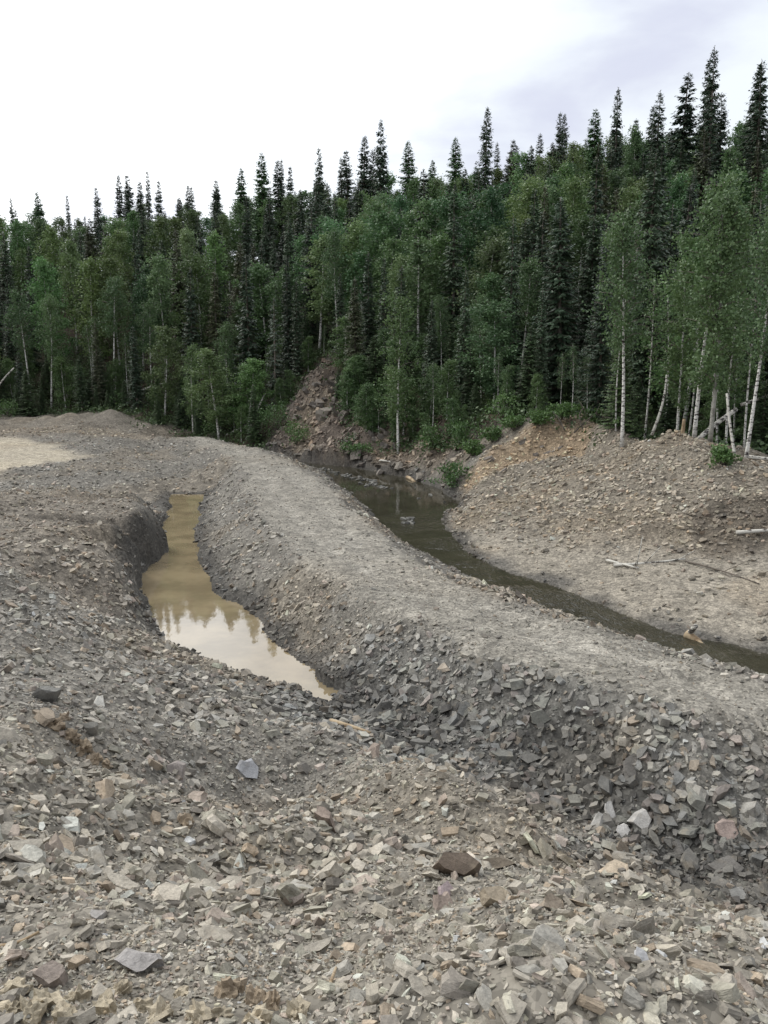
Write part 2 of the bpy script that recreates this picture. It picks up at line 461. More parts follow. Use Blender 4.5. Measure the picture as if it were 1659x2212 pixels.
def ground_material():
    m, t, b = new_mat('shale_ground')
    at = N(t, 'ShaderNodeAttribute', attribute_name='gcol')
    geo = N(t, 'ShaderNodeNewGeometry')
    v1 = N(t, 'ShaderNodeTexVoronoi', inp={'Scale': 14.0, 'Randomness': 1.0}); L(t, geo.outputs['Position'], v1.inputs['Vector'])
    v2 = N(t, 'ShaderNodeTexVoronoi', inp={'Scale': 38.0, 'Randomness': 1.0}); L(t, geo.outputs['Position'], v2.inputs['Vector'])
    n = N(t, 'ShaderNodeTexNoise', inp={'Scale': 2.2, 'Detail': 6.0, 'Roughness': .65}); L(t, geo.outputs['Position'], n.inputs['Vector'])
    s1 = N(t, 'ShaderNodeSeparateColor'); L(t, v1.outputs['Color'], s1.inputs[0])
    s2 = N(t, 'ShaderNodeSeparateColor'); L(t, v2.outputs['Color'], s2.inputs[0])
    k1 = map_range(t, s1.outputs[0], 0, 1, .68, 1.3, False)
    k2 = map_range(t, s2.outputs[1], 0, 1, .7, 1.3, False)
    k3 = map_range(t, n.outputs[0], .3, .7, .72, 1.2)
    k = math_node(t, 'MULTIPLY', math_node(t, 'MULTIPLY', k1, k2), k3)
    cc = N(t, 'ShaderNodeCombineColor')
    for i in range(3):
        L(t, k, cc.inputs[i])
    col = mix_rgb(t, 1.0, at.outputs['Color'], cc.outputs[0], 'MULTIPLY')
    L(t, col, b.inputs['Base Color'])
    b.inputs['Roughness'].default_value = .92
    b.inputs['Specular IOR Level'].default_value = .25
    hh = math_node(t, 'ADD', math_node(t, 'MULTIPLY', s1.outputs[1], 1.0), math_node(t, 'MULTIPLY', s2.outputs[0], .45))
    set_bump(t, b, hh, .9, .035)
    return m


def rock_material(name, per_object):
    m, t, b = new_mat(name)
    if per_object:
        src = N(t, 'ShaderNodeObjectInfo').outputs['Color']
    else:
        src = N(t, 'ShaderNodeAttribute', attribute_name='rcol').outputs['Color']
    geo = N(t, 'ShaderNodeNewGeometry')
    n = N(t, 'ShaderNodeTexNoise', inp={'Scale': 9.0, 'Detail': 7.0, 'Roughness': .65}); L(t, geo.outputs['Position'], n.inputs['Vector'])
    n2 = N(t, 'ShaderNodeTexNoise', inp={'Scale': 70.0, 'Detail': 4.0, 'Roughness': .7}); L(t, geo.outputs['Position'], n2.inputs['Vector'])
    k = math_node(t, 'MULTIPLY', map_range(t, n.outputs[0], .3, .7, .72, 1.22), map_range(t, n2.outputs[0], .3, .7, .82, 1.16))
    cc = N(t, 'ShaderNodeCombineColor')
    for i in range(3):
        L(t, k, cc.inputs[i])
    col = mix_rgb(t, 1.0, src, cc.outputs[0], 'MULTIPLY')
    n3 = N(t, 'ShaderNodeTexNoise', inp={'Scale': 5.0, 'Detail': 5.0, 'Roughness': .6}); L(t, geo.outputs['Position'], n3.inputs['Vector'])
    col = mix_rgb(t, map_range(t, n3.outputs[0], .54, .72, 0, .4), col, (.27, .22, .155))
    L(t, col, b.inputs['Base Color'])
    b.inputs['Roughness'].default_value = .78
    b.inputs['Specular IOR Level'].default_value = .35
    hs = math_node(t, 'ADD', n.outputs[0], math_node(t, 'MULTIPLY', n2.outputs[0], .35))
    if per_object:
        tco = N(t, 'ShaderNodeTexCoord')
        mpo = N(t, 'ShaderNodeMapping'); mpo.inputs['Scale'].default_value = (1.2, 1.2, 3.2)
        L(t, tco.outputs['Object'], mpo.inputs['Vector'])
        n4 = N(t, 'ShaderNodeTexNoise', inp={'Scale': 1.6, 'Detail': 4.0, 'Roughness': .6}); L(t, mpo.outputs[0], n4.inputs['Vector'])
        hs = math_node(t, 'ADD', hs, math_node(t, 'MULTIPLY', n4.outputs[0], .35))
    set_bump(t, b, hs, .55, .03)
    return m


def water_material(name, base, rough, ripple, spec, pool_y=None):
    m, t, b = new_mat(name)
    geo = N(t, 'ShaderNodeNewGeometry')
    n = N(t, 'ShaderNodeTexNoise', inp={'Scale': .9, 'Detail': 4.0, 'Roughness': .6}); L(t, geo.outputs['Position'], n.inputs['Vector'])
    c = mix_rgb(t, map_range(t, n.outputs[0], .35, .65), [x * .82 for x in base], [min(1, x * 1.18) for x in base])
    L(t, c, b.inputs['Base Color'])
    b.inputs['Roughness'].default_value = rough
    b.inputs['IOR'].default_value = spec
    mp = N(t, 'ShaderNodeMapping'); mp.inputs['Scale'].default_value = (2.4, .9, 1)
    mp.inputs['Rotation'].default_value = (0, 0, math.radians(-25))
    L(t, geo.outputs['Position'], mp.inputs['Vector'])
    w = N(t, 'ShaderNodeTexNoise', inp={'Scale': 4.0, 'Detail': 3.0, 'Roughness': .5}); L(t, mp.outputs[0], w.inputs['Vector'])
    hgt = w.outputs[0]
    if pool_y:      # calm in the pool, broken water over the shallows below it
        sx = N(t, 'ShaderNodeSeparateXYZ'); L(t, geo.outputs['Position'], sx.inputs[0])
        w2 = N(t, 'ShaderNodeTexNoise', inp={'Scale': .5, 'Detail': 2.0}); L(t, geo.outputs['Position'], w2.inputs['Vector'])
        k = math_node(t, 'MULTIPLY', map_range(t, sx.outputs[1], pool_y, pool_y + 5, 1.0, .07), map_range(t, w2.outputs[0], .38, .6, .25, 1.0))
        hgt = math_node(t, 'MULTIPLY', hgt, k)
    set_bump(t, b, hgt, ripple, .05)
    return m


def leaf_material(name, dark, light, trans):
    m, t, b = new_mat(name)
    oi = N(t, 'ShaderNodeObjectInfo')
    at = N(t, 'ShaderNodeAttribute', attribute_name='lv')
    f = math_node(t, 'ADD', math_node(t, 'MULTIPLY', oi.outputs['Random'], .45), math_node(t, 'MULTIPLY', at.outputs['Fac'], .55))
    c = mix_rgb(t, f, dark, light)
    c = mix_rgb(t, 1.0, c, oi.outputs['Color'], 'MULTIPLY')
    L(t, c, b.inputs['Base Color'])
    b.inputs['Roughness'].default_value = .5
    b.inputs['Specular IOR Level'].default_value = .4
    if trans > 0:
        tr = N(t, 'ShaderNodeBsdfTranslucent')
        L(t, c, tr.inputs[0])
        mx = N(t, 'ShaderNodeMixShader', inp={0: trans})
        L(t, b.outputs[0], mx.inputs[1]); L(t, tr.outputs[0], mx.inputs[2])
        L(t, mx.outputs[0], t.nodes['Material Output'].inputs[0])
    return m


def bark_material(name, pale, dark, lo, hi, zscale=9.0):
    m, t, b = new_mat(name)
    tcx = N(t, 'ShaderNodeTexCoord')
    mp = N(t, 'ShaderNodeMapping'); mp.inputs['Scale'].default_value = (3, 3, zscale)
    L(t, tcx.outputs['Object'], mp.inputs['Vector'])
    n = N(t, 'ShaderNodeTexNoise', inp={'Scale': 1.3, 'Detail': 5.0, 'Roughness': .65}); L(t, mp.outputs[0], n.inputs['Vector'])
    c = mix_rgb(t, map_range(t, n.outputs[0], lo, hi), dark, pale)
    oi = N(t, 'ShaderNodeObjectInfo')
    c = mix_rgb(t, 1.0, c, oi.outputs['Color'], 'MULTIPLY')
    L(t, c, b.inputs['Base Color'])
    b.inputs['Roughness'].default_value = .85
    set_bump(t, b, n.outputs[0], .5, .02)
    return m


M_GROUND = ground_material()
M_RUBBLE = rock_material('slate_rubble', False)
M_ROCK = rock_material('slate_rock', True)
M_POND = water_material('muddy_water', (.225, .178, .108), .012, .012, 1.6)
M_STREAM = water_material('stream_water', (.046, .042, .027), .03, 1.0, 1.36, 25.0)
M_STREAM.node_tree.nodes['Principled BSDF'].inputs['Alpha'].default_value = .78
M_BIRCH = leaf_material('birch_leaves', (.058, .108, .048), (.135, .205, .08), .32)
M_SPRUCE = leaf_material('spruce_needles', (.026, .048, .030), (.064, .098, .050), .0)
M_SHRUB = leaf_material('shrub_leaves', (.036, .068, .027), (.085, .130, .045), .2)
M_WHITE = bark_material('birch_bark', (.62, .60, .55), (.06, .05, .045), .40, .50)
M_BARK = bark_material('spruce_bark', (.17, .145, .12), (.07, .058, .048), .35, .6, 3.0)
M_GREYBARK = bark_material('aspen_bark', (.30, .29, .25), (.15, .14, .12), .35, .6, 4.0)
M_LIMB = bark_material('birch_limb', (.16, .13, .11), (.07, .055, .048), .35, .6, 3.0)
M_WOOD = bark_material('bare_wood', (.50, .40, .27), (.24, .16, .09), .35, .65, 1.5)
M_CLOD = rock_material('earth_clod', True)


# ------------------------------------------------------------------ object helpers
def tag(o, label=None, cat=None, group=None, kind=None):
    if label: o['label'] = label
    if cat: o['category'] = cat
    if group: o['group'] = group
    if kind: o['kind'] = kind
    return o


def mesh_np(name, verts, loops, starts, mat, smooth=False, attr=None):
    me = bpy.data.meshes.new(name)
    verts = np.ascontiguousarray(verts, dtype=np.float32).reshape(-1, 3)
    loops = np.ascontiguousarray(loops, dtype=np.int32).ravel()
    starts = np.ascontiguousarray(starts, dtype=np.int32).ravel()
    me.vertices.add(len(verts)); me.vertices.foreach_set('co', verts.ravel())
    me.loops.add(len(loops)); me.loops.foreach_set('vertex_index', loops)
    me.polygons.add(len(starts)); me.polygons.foreach_set('loop_start', starts)
    if attr is not None:
        an, data = attr
        if data.ndim == 2:
            a = me.attributes.new(an, 'FLOAT_COLOR', 'POINT')
            rgba = np.ones((len(verts), 4), np.float32); rgba[:, :3] = data
            a.data.foreach_set('color', rgba.ravel())
        else:
            a = me.attributes.new(an, 'FLOAT', 'POINT')
            a.data.foreach_set('value', data.astype(np.float32))
    me.materials.append(mat)
    me.update(calc_edges=True)
    me.validate()
    me.polygons.foreach_set('use_smooth', np.full(len(me.polygons), smooth))
    return me


def add(name, data, parent=None, loc=None):
    o = bpy.data.objects.new(name, data)
    COL.objects.link(o)
    if parent is not None: o.parent = parent
    if loc is not None: o.location = loc
    return o


def tubes(paths, sides=7):
    """paths: list of (points Nx3, radii N) -> verts, loops, starts"""
    V, Lp, St = [], [], []
    base = 0; ls = 0
    for pts, rad in paths:
        pts = np.asarray(pts, float); n = len(pts)
        tg = np.gradient(pts, axis=0); tg /= np.linalg.norm(tg, axis=1)[:, None] + 1e-9
        ref = np.array([1., 0, 0]) if abs(tg[0][0]) < .8 else np.array([0, 1., 0])
        a = np.cross(tg, ref); a /= np.linalg.norm(a, axis=1)[:, None] + 1e-9
        b = np.cross(tg, a)
        ang = np.arange(sides) / sides * 2 * math.pi
        ring = pts[:, None, :] + np.asarray(rad)[:, None, None] * (np.cos(ang)[None, :, None] * a[:, None, :] + np.sin(ang)[None, :, None] * b[:, None, :])
        V.append(ring.reshape(-1, 3))
        for i in range(n - 1):
            for k in range(sides):
                k2 = (k + 1) % sides
                Lp += [base + i * sides + k, base + i * sides + k2, base + (i + 1) * sides + k2, base + (i + 1) * sides + k]
                St.append(ls); ls += 4
        for i, rev in ((0, True), (n - 1, False)):
            r = [base + i * sides + k for k in range(sides)]
            Lp += r[::-1] if rev else r
            St.append(ls); ls += sides
        base += n * sides
    return np.concatenate(V), Lp, St


def diamonds(p, d, w, length, width):
    """leaf-shaped quads: base p, direction d, side w"""
    n = len(p)
    V = np.empty((n, 4, 3))
    V[:, 0] = p
    V[:, 1] = p + d * (length * .45)[:, None] + w * (width * .5)[:, None]
    V[:, 2] = p + d * length[:, None]
    V[:, 3] = p + d * (length * .45)[:, None] - w * (width * .5)[:, None]
    return V.reshape(-1, 3), np.arange(n * 4), np.arange(n) * 4


def unit(v):
    return v / (np.linalg.norm(v, axis=-1, keepdims=True) + 1e-9)


# ------------------------------------------------------------------ ground sheet
def build_ground():
    dense = np.linspace(-math.radians(35), math.radians(35), 540)
    coarse = np.linspace(math.radians(35), 2 * math.pi - math.radians(35), 60)[1:-1]
    ang = np.concatenate([dense, coarse])
    r = np.concatenate([[0.35, .7, 1.0], np.geomspace(1.25, 130, 500), [150, 200, 300, 500, 900, 1600]])
    A, R = np.meshgrid(ang, r)
    x = (np.sin(A) * R).ravel(); y = (np.cos(A) * R).ravel()
    m = masks(x, y)
    z = H(x, y, m)
    far = np.hypot(x, y)
    z = np.where(far > 120, z * (1 - sstep(far, 120, 170)) + 3.0 * sstep(far, 120, 170), z)
    gc = zone_color(x, y, m) * (1 - .42 * (1 - m['berm']) * (1 - m['road']) * (1 - m['bar']))[:, None]  # crevice shade between stones painted in: ground colour darkened off causeway, road and bar
    na, nr = len(ang), len(r)
    idx = np.arange(na * nr).reshape(nr, na)
    a = idx[:-1, :]; b = np.roll(idx, -1, axis=1)[:-1, :]; c = np.roll(idx, -1, axis=1)[1:, :]; d = idx[1:, :]
    quads = np.stack([a, d, c, b], -1).reshape(-1, 4)
    V = np.stack([x, y, z], 1)
    cx = V[quads].mean(1)
    zone = np.zeros(len(quads), int)
    zone[m['forest'][quads].mean(1) > .5] = 1
    zone[m['berm'][quads].mean(1) > .5] = 2
    zone[m['road'][quads].mean(1) > .5] = 3
    zone[m['heap'][quads].mean(1) > .5] = 4
    names = ['ground', 'hillside', 'gravel_causeway', 'clay_road', 'spoil_bank']
    labels = ['grey and tan shale rubble ground around the muddy pond', 'wooded hillside floor under the trees', 'raised gravel causeway curving between pond and stream',
              'pale yellow clay road with ruts beyond the rubble bank', 'tan shale spoil bank below the birches']
    for k in range(5):
        q = quads[zone == k]
        if k == 0:      # close the small hole under the camera
            pass
        used, inv = np.unique(q.ravel(), return_inverse=True)
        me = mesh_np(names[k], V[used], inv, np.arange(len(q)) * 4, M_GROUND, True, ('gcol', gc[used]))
        tag(add(names[k], me), labels[k], 'ground' if k < 2 else ('road' if k in (2, 3) else 'bank'), kind='structure')


build_ground()


# ------------------------------------------------------------------ water
def water_sheet(name, poly, z, mat, label, grow):
    xs = np.array(poly)
    c = xs.mean(0)
    # offset the outline outwards; the ground rises through it
    P = []
    n = len(poly)
    area = sum(poly[i][0] * poly[(i + 1) % n][1] - poly[(i + 1) % n][0] * poly[i][1] for i in range(n))
    sgn = 1 if area > 0 else -1
    for i in range(n):
        p0 = Vector(poly[i - 1]); p1 = Vector(poly[i]); p2 = Vector(poly[(i + 1) % n])
        e = ((p1 - p0).normalized() + (p2 - p1).normalized())
        if e.length < 1e-6: e = p2 - p1
        e.normalize()
        P.append((p1.x + sgn * e.y * grow, p1.y - sgn * e.x * grow, z))
    me = bpy.data.meshes.new(name)
    if sgn < 0: P = P[::-1]
    me.from_pydata(P, [], [list(range(n))])
    me.materials.append(mat)
    return tag(add(name, me), label, 'water', kind='structure')


water_sheet('pond', POND, 0.0, M_POND, 'long narrow pond of muddy yellow-brown water', .14)
water_sheet('stream', STREAM, -0.004, M_STREAM, 'dark shallow stream behind the gravel causeway', .14)


# ------------------------------------------------------------------ rocks
def palette(n, zc, rng):
    k = rng.random(n)
    c = zc * rng.lognormal(.05, .21, n)[:, None]
    tint = np.ones((n, 3))
    tint[:] = 1
    tint[k < .12] = (.95, .99, 1.04)            # bluish
    tint[(k >= .16) & (k < .30)] = (.97, 1.0, .97)   # greenish
    tint[(k >= .30) & (k < .38)] = (1.04, .93, .83)   # brown
    tint[(k >= .40) & (k < .46)] = (1.0, .92, .92)   # purplish
    tint[(k >= .46) & (k < .53)] = (1.25, 1.24, 1.2)  # pale
    tint[(k >= .54) & (k < .63)] = (.62, .61, .62)    # dark
    return np.clip(c * tint, .03, .46)


def ring_shape(n, rng, K=6, layers=2):
    """(n, layers*K, 3) slabs of unit radius; z spans about +-1"""
    a = (np.arange(K)[None, :] + rng.uniform(-.36, .36, (n, K))) / K * 2 * math.pi
    r = rng.uniform(.58, 1.05, (n, K))
    el = rng.uniform(.38, .9, (n, 1))
    x = np.cos(a) * r; y = np.sin(a) * r * el
    out = []
    zs = np.linspace(-1, 1, layers)
    for j in range(layers):
        s = rng.uniform(.72, 1.04, (n, K)) if j in (0, layers - 1) else rng.uniform(.92, 1.08, (n, K))
        ox = rng.uniform(-.12, .12, (n, 1)); oy = rng.uniform(-.12, .12, (n, 1))
        tx = rng.uniform(-.35, .35, (n, 1)); ty = rng.uniform(-.35, .35, (n, 1))
        xx = x * s + ox; yy = y * s + oy
        zz_ = zs[j] + (tx * xx + ty * yy) * (1 if j == layers - 1 else .5) + rng.uniform(-.14, .14, (n, K))
        out.append(np.stack([xx, yy, zz_], -1))
    return np.concatenate(out, 1)


def ring_topology(K, layers):
    polys = [list(range(K))[::-1], [K * (layers - 1) + k for k in range(K)]]
    for j in range(layers - 1):
        for k in range(K):
            k2 = (k + 1) % K
            polys.append([j * K + k, j * K + k2, (j + 1) * K + k2, (j + 1) * K + k])
    return polys


def frames(x, y, rng, tilt):
    e = .12
    m = None
    hx = base_h(x + e, y) - base_h(x - e, y); hy = base_h(x, y + e) - base_h(x, y - e)
    nrm = unit(np.stack([-hx, -hy, np.full(len(x), 2 * e)], 1))
    nrm = unit(nrm + rng.normal(0, 1, (len(x), 3)) * tilt[:, None])
    nrm[:, 2] = np.abs(nrm[:, 2])
    t = unit(np.cross(nrm, rng.normal(0, 1, (len(x), 3))))
    b = np.cross(nrm, t)
    return np.stack([t, b, nrm], -1)       # columns are axes


def in_view(x, y, z, margin=0.0):
    dx, dy, dz = x, y, z - CAM_H
    f = dy * CP - dz * SP
    up = dy * SP + dz * CP
    u = CU + FPX * dx / np.maximum(f, .01); v = CV - FPX * up / np.maximum(f, .01)
    return (f > .2) & (u > -margin) & (u < 1659 + margin) & (v > -margin) & (v < 2212 + margin), u, v, f


R = {k: [] for k in ('x', 'y', 's', 't', 'tilt', 'lift')}


def scatter(r0, r1, dens, smin, smax, half=math.radians(31), weight=None, tilt=.32, power=1.8):
    area = half * (r1 * r1 - r0 * r0)
    n = int(area * dens)
    rr = np.sqrt(RNG.uniform(r0 * r0, r1 * r1, n)); aa = RNG.uniform(-half, half, n)
    x = np.sin(aa) * rr; y = np.cos(aa) * rr
    m = masks(x, y)
    keep = RNG.random(n) < (weight(x, y, m) if weight else 1.0)
    wet = np.maximum(sdf(x, y, POND), sdf(x, y, STREAM))
    keep &= (m['forest'] < .5) & (wet < np.where(RNG.random(n) < .5, .12, -.02)) & (m['road'] < .4 + .6 * (RNG.random(n) < .05))
    x, y = x[keep], y[keep]; n = len(x)
    u = RNG.random(n) ** power
    s = smin + (smax - smin) * u
    s = np.minimum(s, .04 + .046 * np.hypot(x, y)) * (1 - .35 * m['berm'][keep])
    R['x'].append(x); R['y'].append(y); R['s'].append(s * .5)
    R['t'].append(RNG.uniform(.08, .35, n)); R['tilt'].append(np.full(n, tilt)); R['lift'].append(RNG.uniform(-.1, .9, n))


def w_coarse(x, y, m):    # big rocks gather on the slopes of the ditch and near mound, not on the causeway
    ditch = np.exp(-((seg_dist(x, y, DITCH, False)) / 1.0) ** 2)
    clump = sstep(fbm(x, y, 1.7, 3, 55), -.35, .35)
    return np.clip((.25 + .5 * clump + .9 * ditch) * (1 - .93 * m['berm']) * (1 - .8 * m['bar']), 0, 1)


def w_fine(x, y, m):
    return np.clip((.75 + .5 * sstep(fbm(x, y, 1.3, 2, 56), -.3, .4)) * (1 - .7 * m['bar']) * (1 - m['berm'] * (.15 + .45 * sstep(y, 9, 20))), 0, 1)


scatter(1.0, 2.9, 3300, .014, .036, weight=w_fine, tilt=.5, power=1.3)
scatter(2.5, 5.0, 1500, .018, .05, weight=w_fine, tilt=.45)
scatter(5.0, 8.5, 820, .022, .06, weight=w_fine, tilt=.45)
scatter(1.1, 4.2, 500, .04, .105, weight=w_coarse, tilt=.5, power=1.25)
scatter(4.0, 8.5, 300, .06, .16, weight=w_coarse, tilt=.5, power=1.4)
scatter(1.4, 8.5, 26, .11, .30, weight=w_coarse, tilt=.36, power=2.2)
scatter(5, 11.5, 26, .14, .36, weight=lambda x, y, m: m['ditch'], tilt=.42, power=1.8)
scatter(8.5, 16, 260, .035, .09, weight=w_fine, tilt=.4)
scatter(8.5, 17, 110, .10, .23, weight=w_coarse, tilt=.42, power=1.4)
scatter(8.5, 16, 5, .2, .38, weight=w_coarse, tilt=.34, power=2.2)
scatter(16, 30, 62, .06, .15, weight=w_fine, tilt=.36)
scatter(16, 30, 11, .15, .32, weight=w_coarse, tilt=.33)
scatter(16, 34, 30, .10, .28, weight=lambda x, y, m: m['heap'], tilt=.3)
scatter(30, 58, 14, .12, .25, half=math.radians(28), weight=w_fine, tilt=.33)
scatter(32, 57, 22, .2, .6, half=math.radians(12), weight=lambda x, y, m: m['scree'] * (1 - .5 * m['forest']), tilt=.4, power=2.4)
for k in R:
    R[k] = np.concatenate(R[k])
mR = masks(R['x'], R['y'])
R['z'] = H(R['x'], R['y'], mR)
R['col'] = palette(len(R['x']), zone_color(R['x'], R['y'], mR), RNG)
R['M'] = frames(R['x'], R['y'], RNG, R['tilt'])
thick = R['s'] * R['t']
ctr = np.stack([R['x'], R['y'], R['z'] + thick * R['lift'] + R['s'] * .05], 1)
vis, pu, pv, pf = in_view(R['x'], R['y'], R['z'], -10)
app = np.where(vis & (pv > 1030), R['s'] / pf, 0)
ORDER = np.argsort(-app)
NIND = 270
IND = ORDER[:NIND]
rest = np.ones(len(R['x']), bool); rest[IND] = False
rest = np.nonzero(rest)[0]
# the rest: one rubble object of real slabs
K = 5
shp = ring_shape(len(rest), RNG, K, 2)
shp[:, :, 2] *= thick[rest][:, None]; shp[:, :, :2] *= R['s'][rest][:, None, None]
W = np.einsum('nij,nkj->nki', R['M'][rest], shp) + ctr[rest][:, None, :]
topo = ring_topology(K, 2)
flat = np.concatenate([np.array(p) for p in topo])
st = np.cumsum([0] + [len(p) for p in topo])[:-1]
nv, nl = 2 * K, len(flat)
loops = (np.arange(len(rest))[:, None] * nv + flat[None, :]).ravel()
starts = (np.arange(len(rest))[:, None] * nl + st[None, :]).ravel()
me = mesh_np('shale_rubble', W.reshape(-1, 3), loops, starts, M_RUBBLE, False, ('rcol', np.repeat(R['col'][rest], nv, axis=0)))
tag(add('shale_rubble', me), 'loose broken shale and gravel covering the ground', 'rubble', kind='stuff')


# the pieces that show largest: each its own rock
KI, LI = 7, 3
var = ring_shape(48, RNG, KI, LI)
tI = ring_topology(KI, LI)
fl = np.concatenate([np.array(p) for p in tI]); sI = np.cumsum([0] + [len(p) for p in tI])[:-1]
ROCK_ME = [mesh_np('slate_rock', var[i], fl, sI, M_ROCK) for i in range(48)]


def rock_words(c):
    l = c.mean(); sat = c[0] - c[2]
    tone = 'dark' if l < .17 else ('pale' if l > .36 else 'mid-toned')
    hue = 'brown' if sat > .11 else ('tan' if sat > .06 else ('bluish grey' if sat < .012 else 'grey'))
    return f'{tone} {hue}'


for i in IND:
    o = add('slate_rock', ROCK_ME[random.randrange(48)])
    o.matrix_world = Matrix.Translation(Vector(ctr[i])) @ Matrix([list(r) for r in R['M'][i]]).to_4x4() @ Matrix.Diagonal((R['s'][i], R['s'][i], thick[i], 1))
    o.color = (*R['col'][i], 1)
    x, y = R['x'][i], R['y'][i]
    if mR['near'][i] > .5:
        where = 'in the tan rubble mound'
    elif x < -.4 and y < 14:
        where = 'on the rubble bank beside the pond'
    elif y > 16:
        where = 'on the far shale slopes'
    else:
        where = 'in the stony ditch below the causeway'
    w = rock_words(R['col'][i])
    sz = 'large' if R['s'][i] > .12 else ('middling' if R['s'][i] > .075 else 'small')
    tk = 'thin' if R['t'][i] < .23 else ('blocky' if R['t'][i] > .38 else 'wedge-edged')
    tag(o, f'{sz} {tk} {w} slate rock {where}', 'rock', f'{sz} {tk} {w} slate rocks {where}')


def place_on(u, v):
    d = ray(u, v); ts = np.linspace(1.2, 70, 3000)
    xs = d[0] * ts; ys = d[1] * ts; hh = H(xs, ys)
    k = int(np.argmax(hh > CAM_H + d[2] * ts))
    return Vector((xs[k], ys[k], hh[k])), ts[k]


def hero_rock(u, v, wpx, hpx, col, label, thickf=.3, rotz=0.0, tilt=(0, 0), seed=0, name='slate_rock', sink=.1, dz=0.0):
    # find ground under the sight line
    d = ray(u, v); ts = np.linspace(1.2, 70, 4000)
    xs = d[0] * ts; ys = d[1] * ts; zs_ = CAM_H + d[2] * ts
    hh = H(xs, ys)
    k = int(np.argmax(hh > zs_))
    s = ts[k]
    p = Vector((xs[k], ys[k], hh[k]))
    hw = wpx / FPX * s / 2; hl = hpx / FPX * s / 2
    rg = np.random.default_rng(seed + 100)
    sh = ring_shape(1, rg, 8, 3)[0]
    sh[:, 1] /= max(.3, np.abs(sh[:, 1]).max()); sh[:, 0] /= np.abs(sh[:, 0]).max()
    tp = ring_topology(8, 3)
    me = mesh_np(name, sh * np.array([hw, hl, hw * thickf]), np.concatenate([np.array(q) for q in tp]), np.cumsum([0] + [len(q) for q in tp])[:-1], M_ROCK)
    o = add(name, me)
    o.location = p + Vector((0, 0, hw * thickf * (1 - sink * 4) + dz))
    o.rotation_euler = (tilt[0], tilt[1], rotz)
    o.color = (*col, 1)
    tag(o, label, 'rock')
    return o


hero_rock(362, 1945, 70, 78, (.42, .375, .305), 'large pale tan slab lying flat on the near rubble', .3, .3, (.5, .1), 1)
hero_rock(985, 1885, 110, 60, (.13, .10, .075), 'long dark brown slate slab jutting from the tan mound', .5, .1, (.75, 0), 2)
hero_rock(1075, 1880, 85, 34, (.17, .14, .105), 'short dark slab at the end of the long brown slab', .5, -.05, (.7, 0), 3)
hero_rock(965, 1935, 52, 54, (.30, .24, .235), 'pinkish grey square slab on the tan mound', .3, .8, (.55, .2), 4)
hero_rock(1068, 1950, 70, 50, (.27, .225, .165), 'blocky brown rock below the dark slabs', .6, .1, (.5, 0), 5)
hero_rock(1385, 1780, 62, 60, (.36, .345, .32), 'broad light grey slab leaning in the stony ditch', .35, -.2, (.6, .1), 6)
hero_rock(1318, 1765, 28, 62, (.40, .385, .36), 'tall narrow pale slab standing in the ditch', .5, .35, (.9, 0), 7)
hero_rock(1345, 1800, 34, 52, (.46, .44, .41), 'whitish upright slab beside the standing pale slabs', .4, -.1, (.8, 0), 8)
hero_rock(1288, 1788, 24, 60, (.36, .345, .315), 'thin pale slab leaning left in the ditch', .6, -.6, (.8, 0), 9)
hero_rock(1568, 1800, 58, 52, (.28, .22, .19), 'triangular brown slab on the causeway slope', .25, .1, (.75, 0), 10)
hero_rock(700, 1780, 60, 30, (.25, .20, .165), 'brick-shaped brown rock in the hollow of the mound', .7, -.5, (.5, 0), 11)
hero_rock(540, 1668, 60, 60, (.26, .26, .265), 'bluish grey slab pair leaning in the hollow', .35, .6, (.7, 0), 12)
hero_rock(380, 1680, 45, 62, (.25, .22, .20), 'upright brown slab under the grey rubble bank', .4, .2, (.9, 0), 13)
hero_rock(100, 1515, 62, 26, (.19, .183, .165), 'dark overhanging grey block on the left rubble bank', .7, .3, (.4, .2), 14)
hero_rock(195, 1585, 44, 20, (.18, .172, .152), 'dark flat slab under the earthy clod ridge', .6, .1, (.3, 0), 15)
hero_rock(805, 1640, 40, 62, (.33, .265, .215), 'tan block standing at the foot of the ditch', .7, -.3, (.8, 0), 16)
hero_rock(1190, 1965, 66, 42, (.31, .255, .195), 'oval brown cobble half set in the tan mound', .5, .3, (.5, .2), 17, name='cobble')
hero_rock(960, 1965, 46, 62, (.28, .225, .19), 'brown wedge of rock standing in the mound hollow', .6, .3, (.8, 0), 18)
hero_rock(800, 1388, 28, 26, (.33, .32, .29), 'pale squarish slab on the causeway slope above the ditch', .5, .2, (.7, 0), 19)
hero_rock(210, 1985, 48, 24, (.30, .28, .26), 'flat grey slab by the pale slab on near rubble', .3, .1, (.35, 0), 20)
hero_rock(120, 2125, 92, 66, (.24, .20, .17), 'big purplish brown stone by the yellow clods', .45, .1, (.4, 0), 21)
hero_rock(300, 2095, 110, 60, (.31, .29, .275), 'broad grey slab with bluish face by dry stalk', .4, -.1, (.5, 0), 22)
hero_rock(1385, 2080, 36, 58, (.33, .325, .32), 'long bluish grey splinter on the near rubble', .4, .6, (.5, 0), 23)
hero_rock(640, 1950, 60, 34, (.28, .235, .20), 'grey-brown block beside the mound hollow', .5, .2, (.4, 0), 24)
for j, (u, v, w_, h_) in enumerate(((690, 880, 26, 20), (700, 905, 40, 18), (745, 905, 34, 22), (640, 905, 16, 22), (820, 1030, 26, 16), (860, 1022, 22, 14), (770, 990, 30, 14), (905, 1035, 22, 12))):
    hero_rock(u, v, w_, h_, (.26, .23, .19) if j % 2 else (.19, .165, .14), 'broken shale block on the scree bank above the stream', .7, .4 * j, (.4, .2), 30 + j, name='shale_block')['group'] = 'shale blocks on the scree bank'

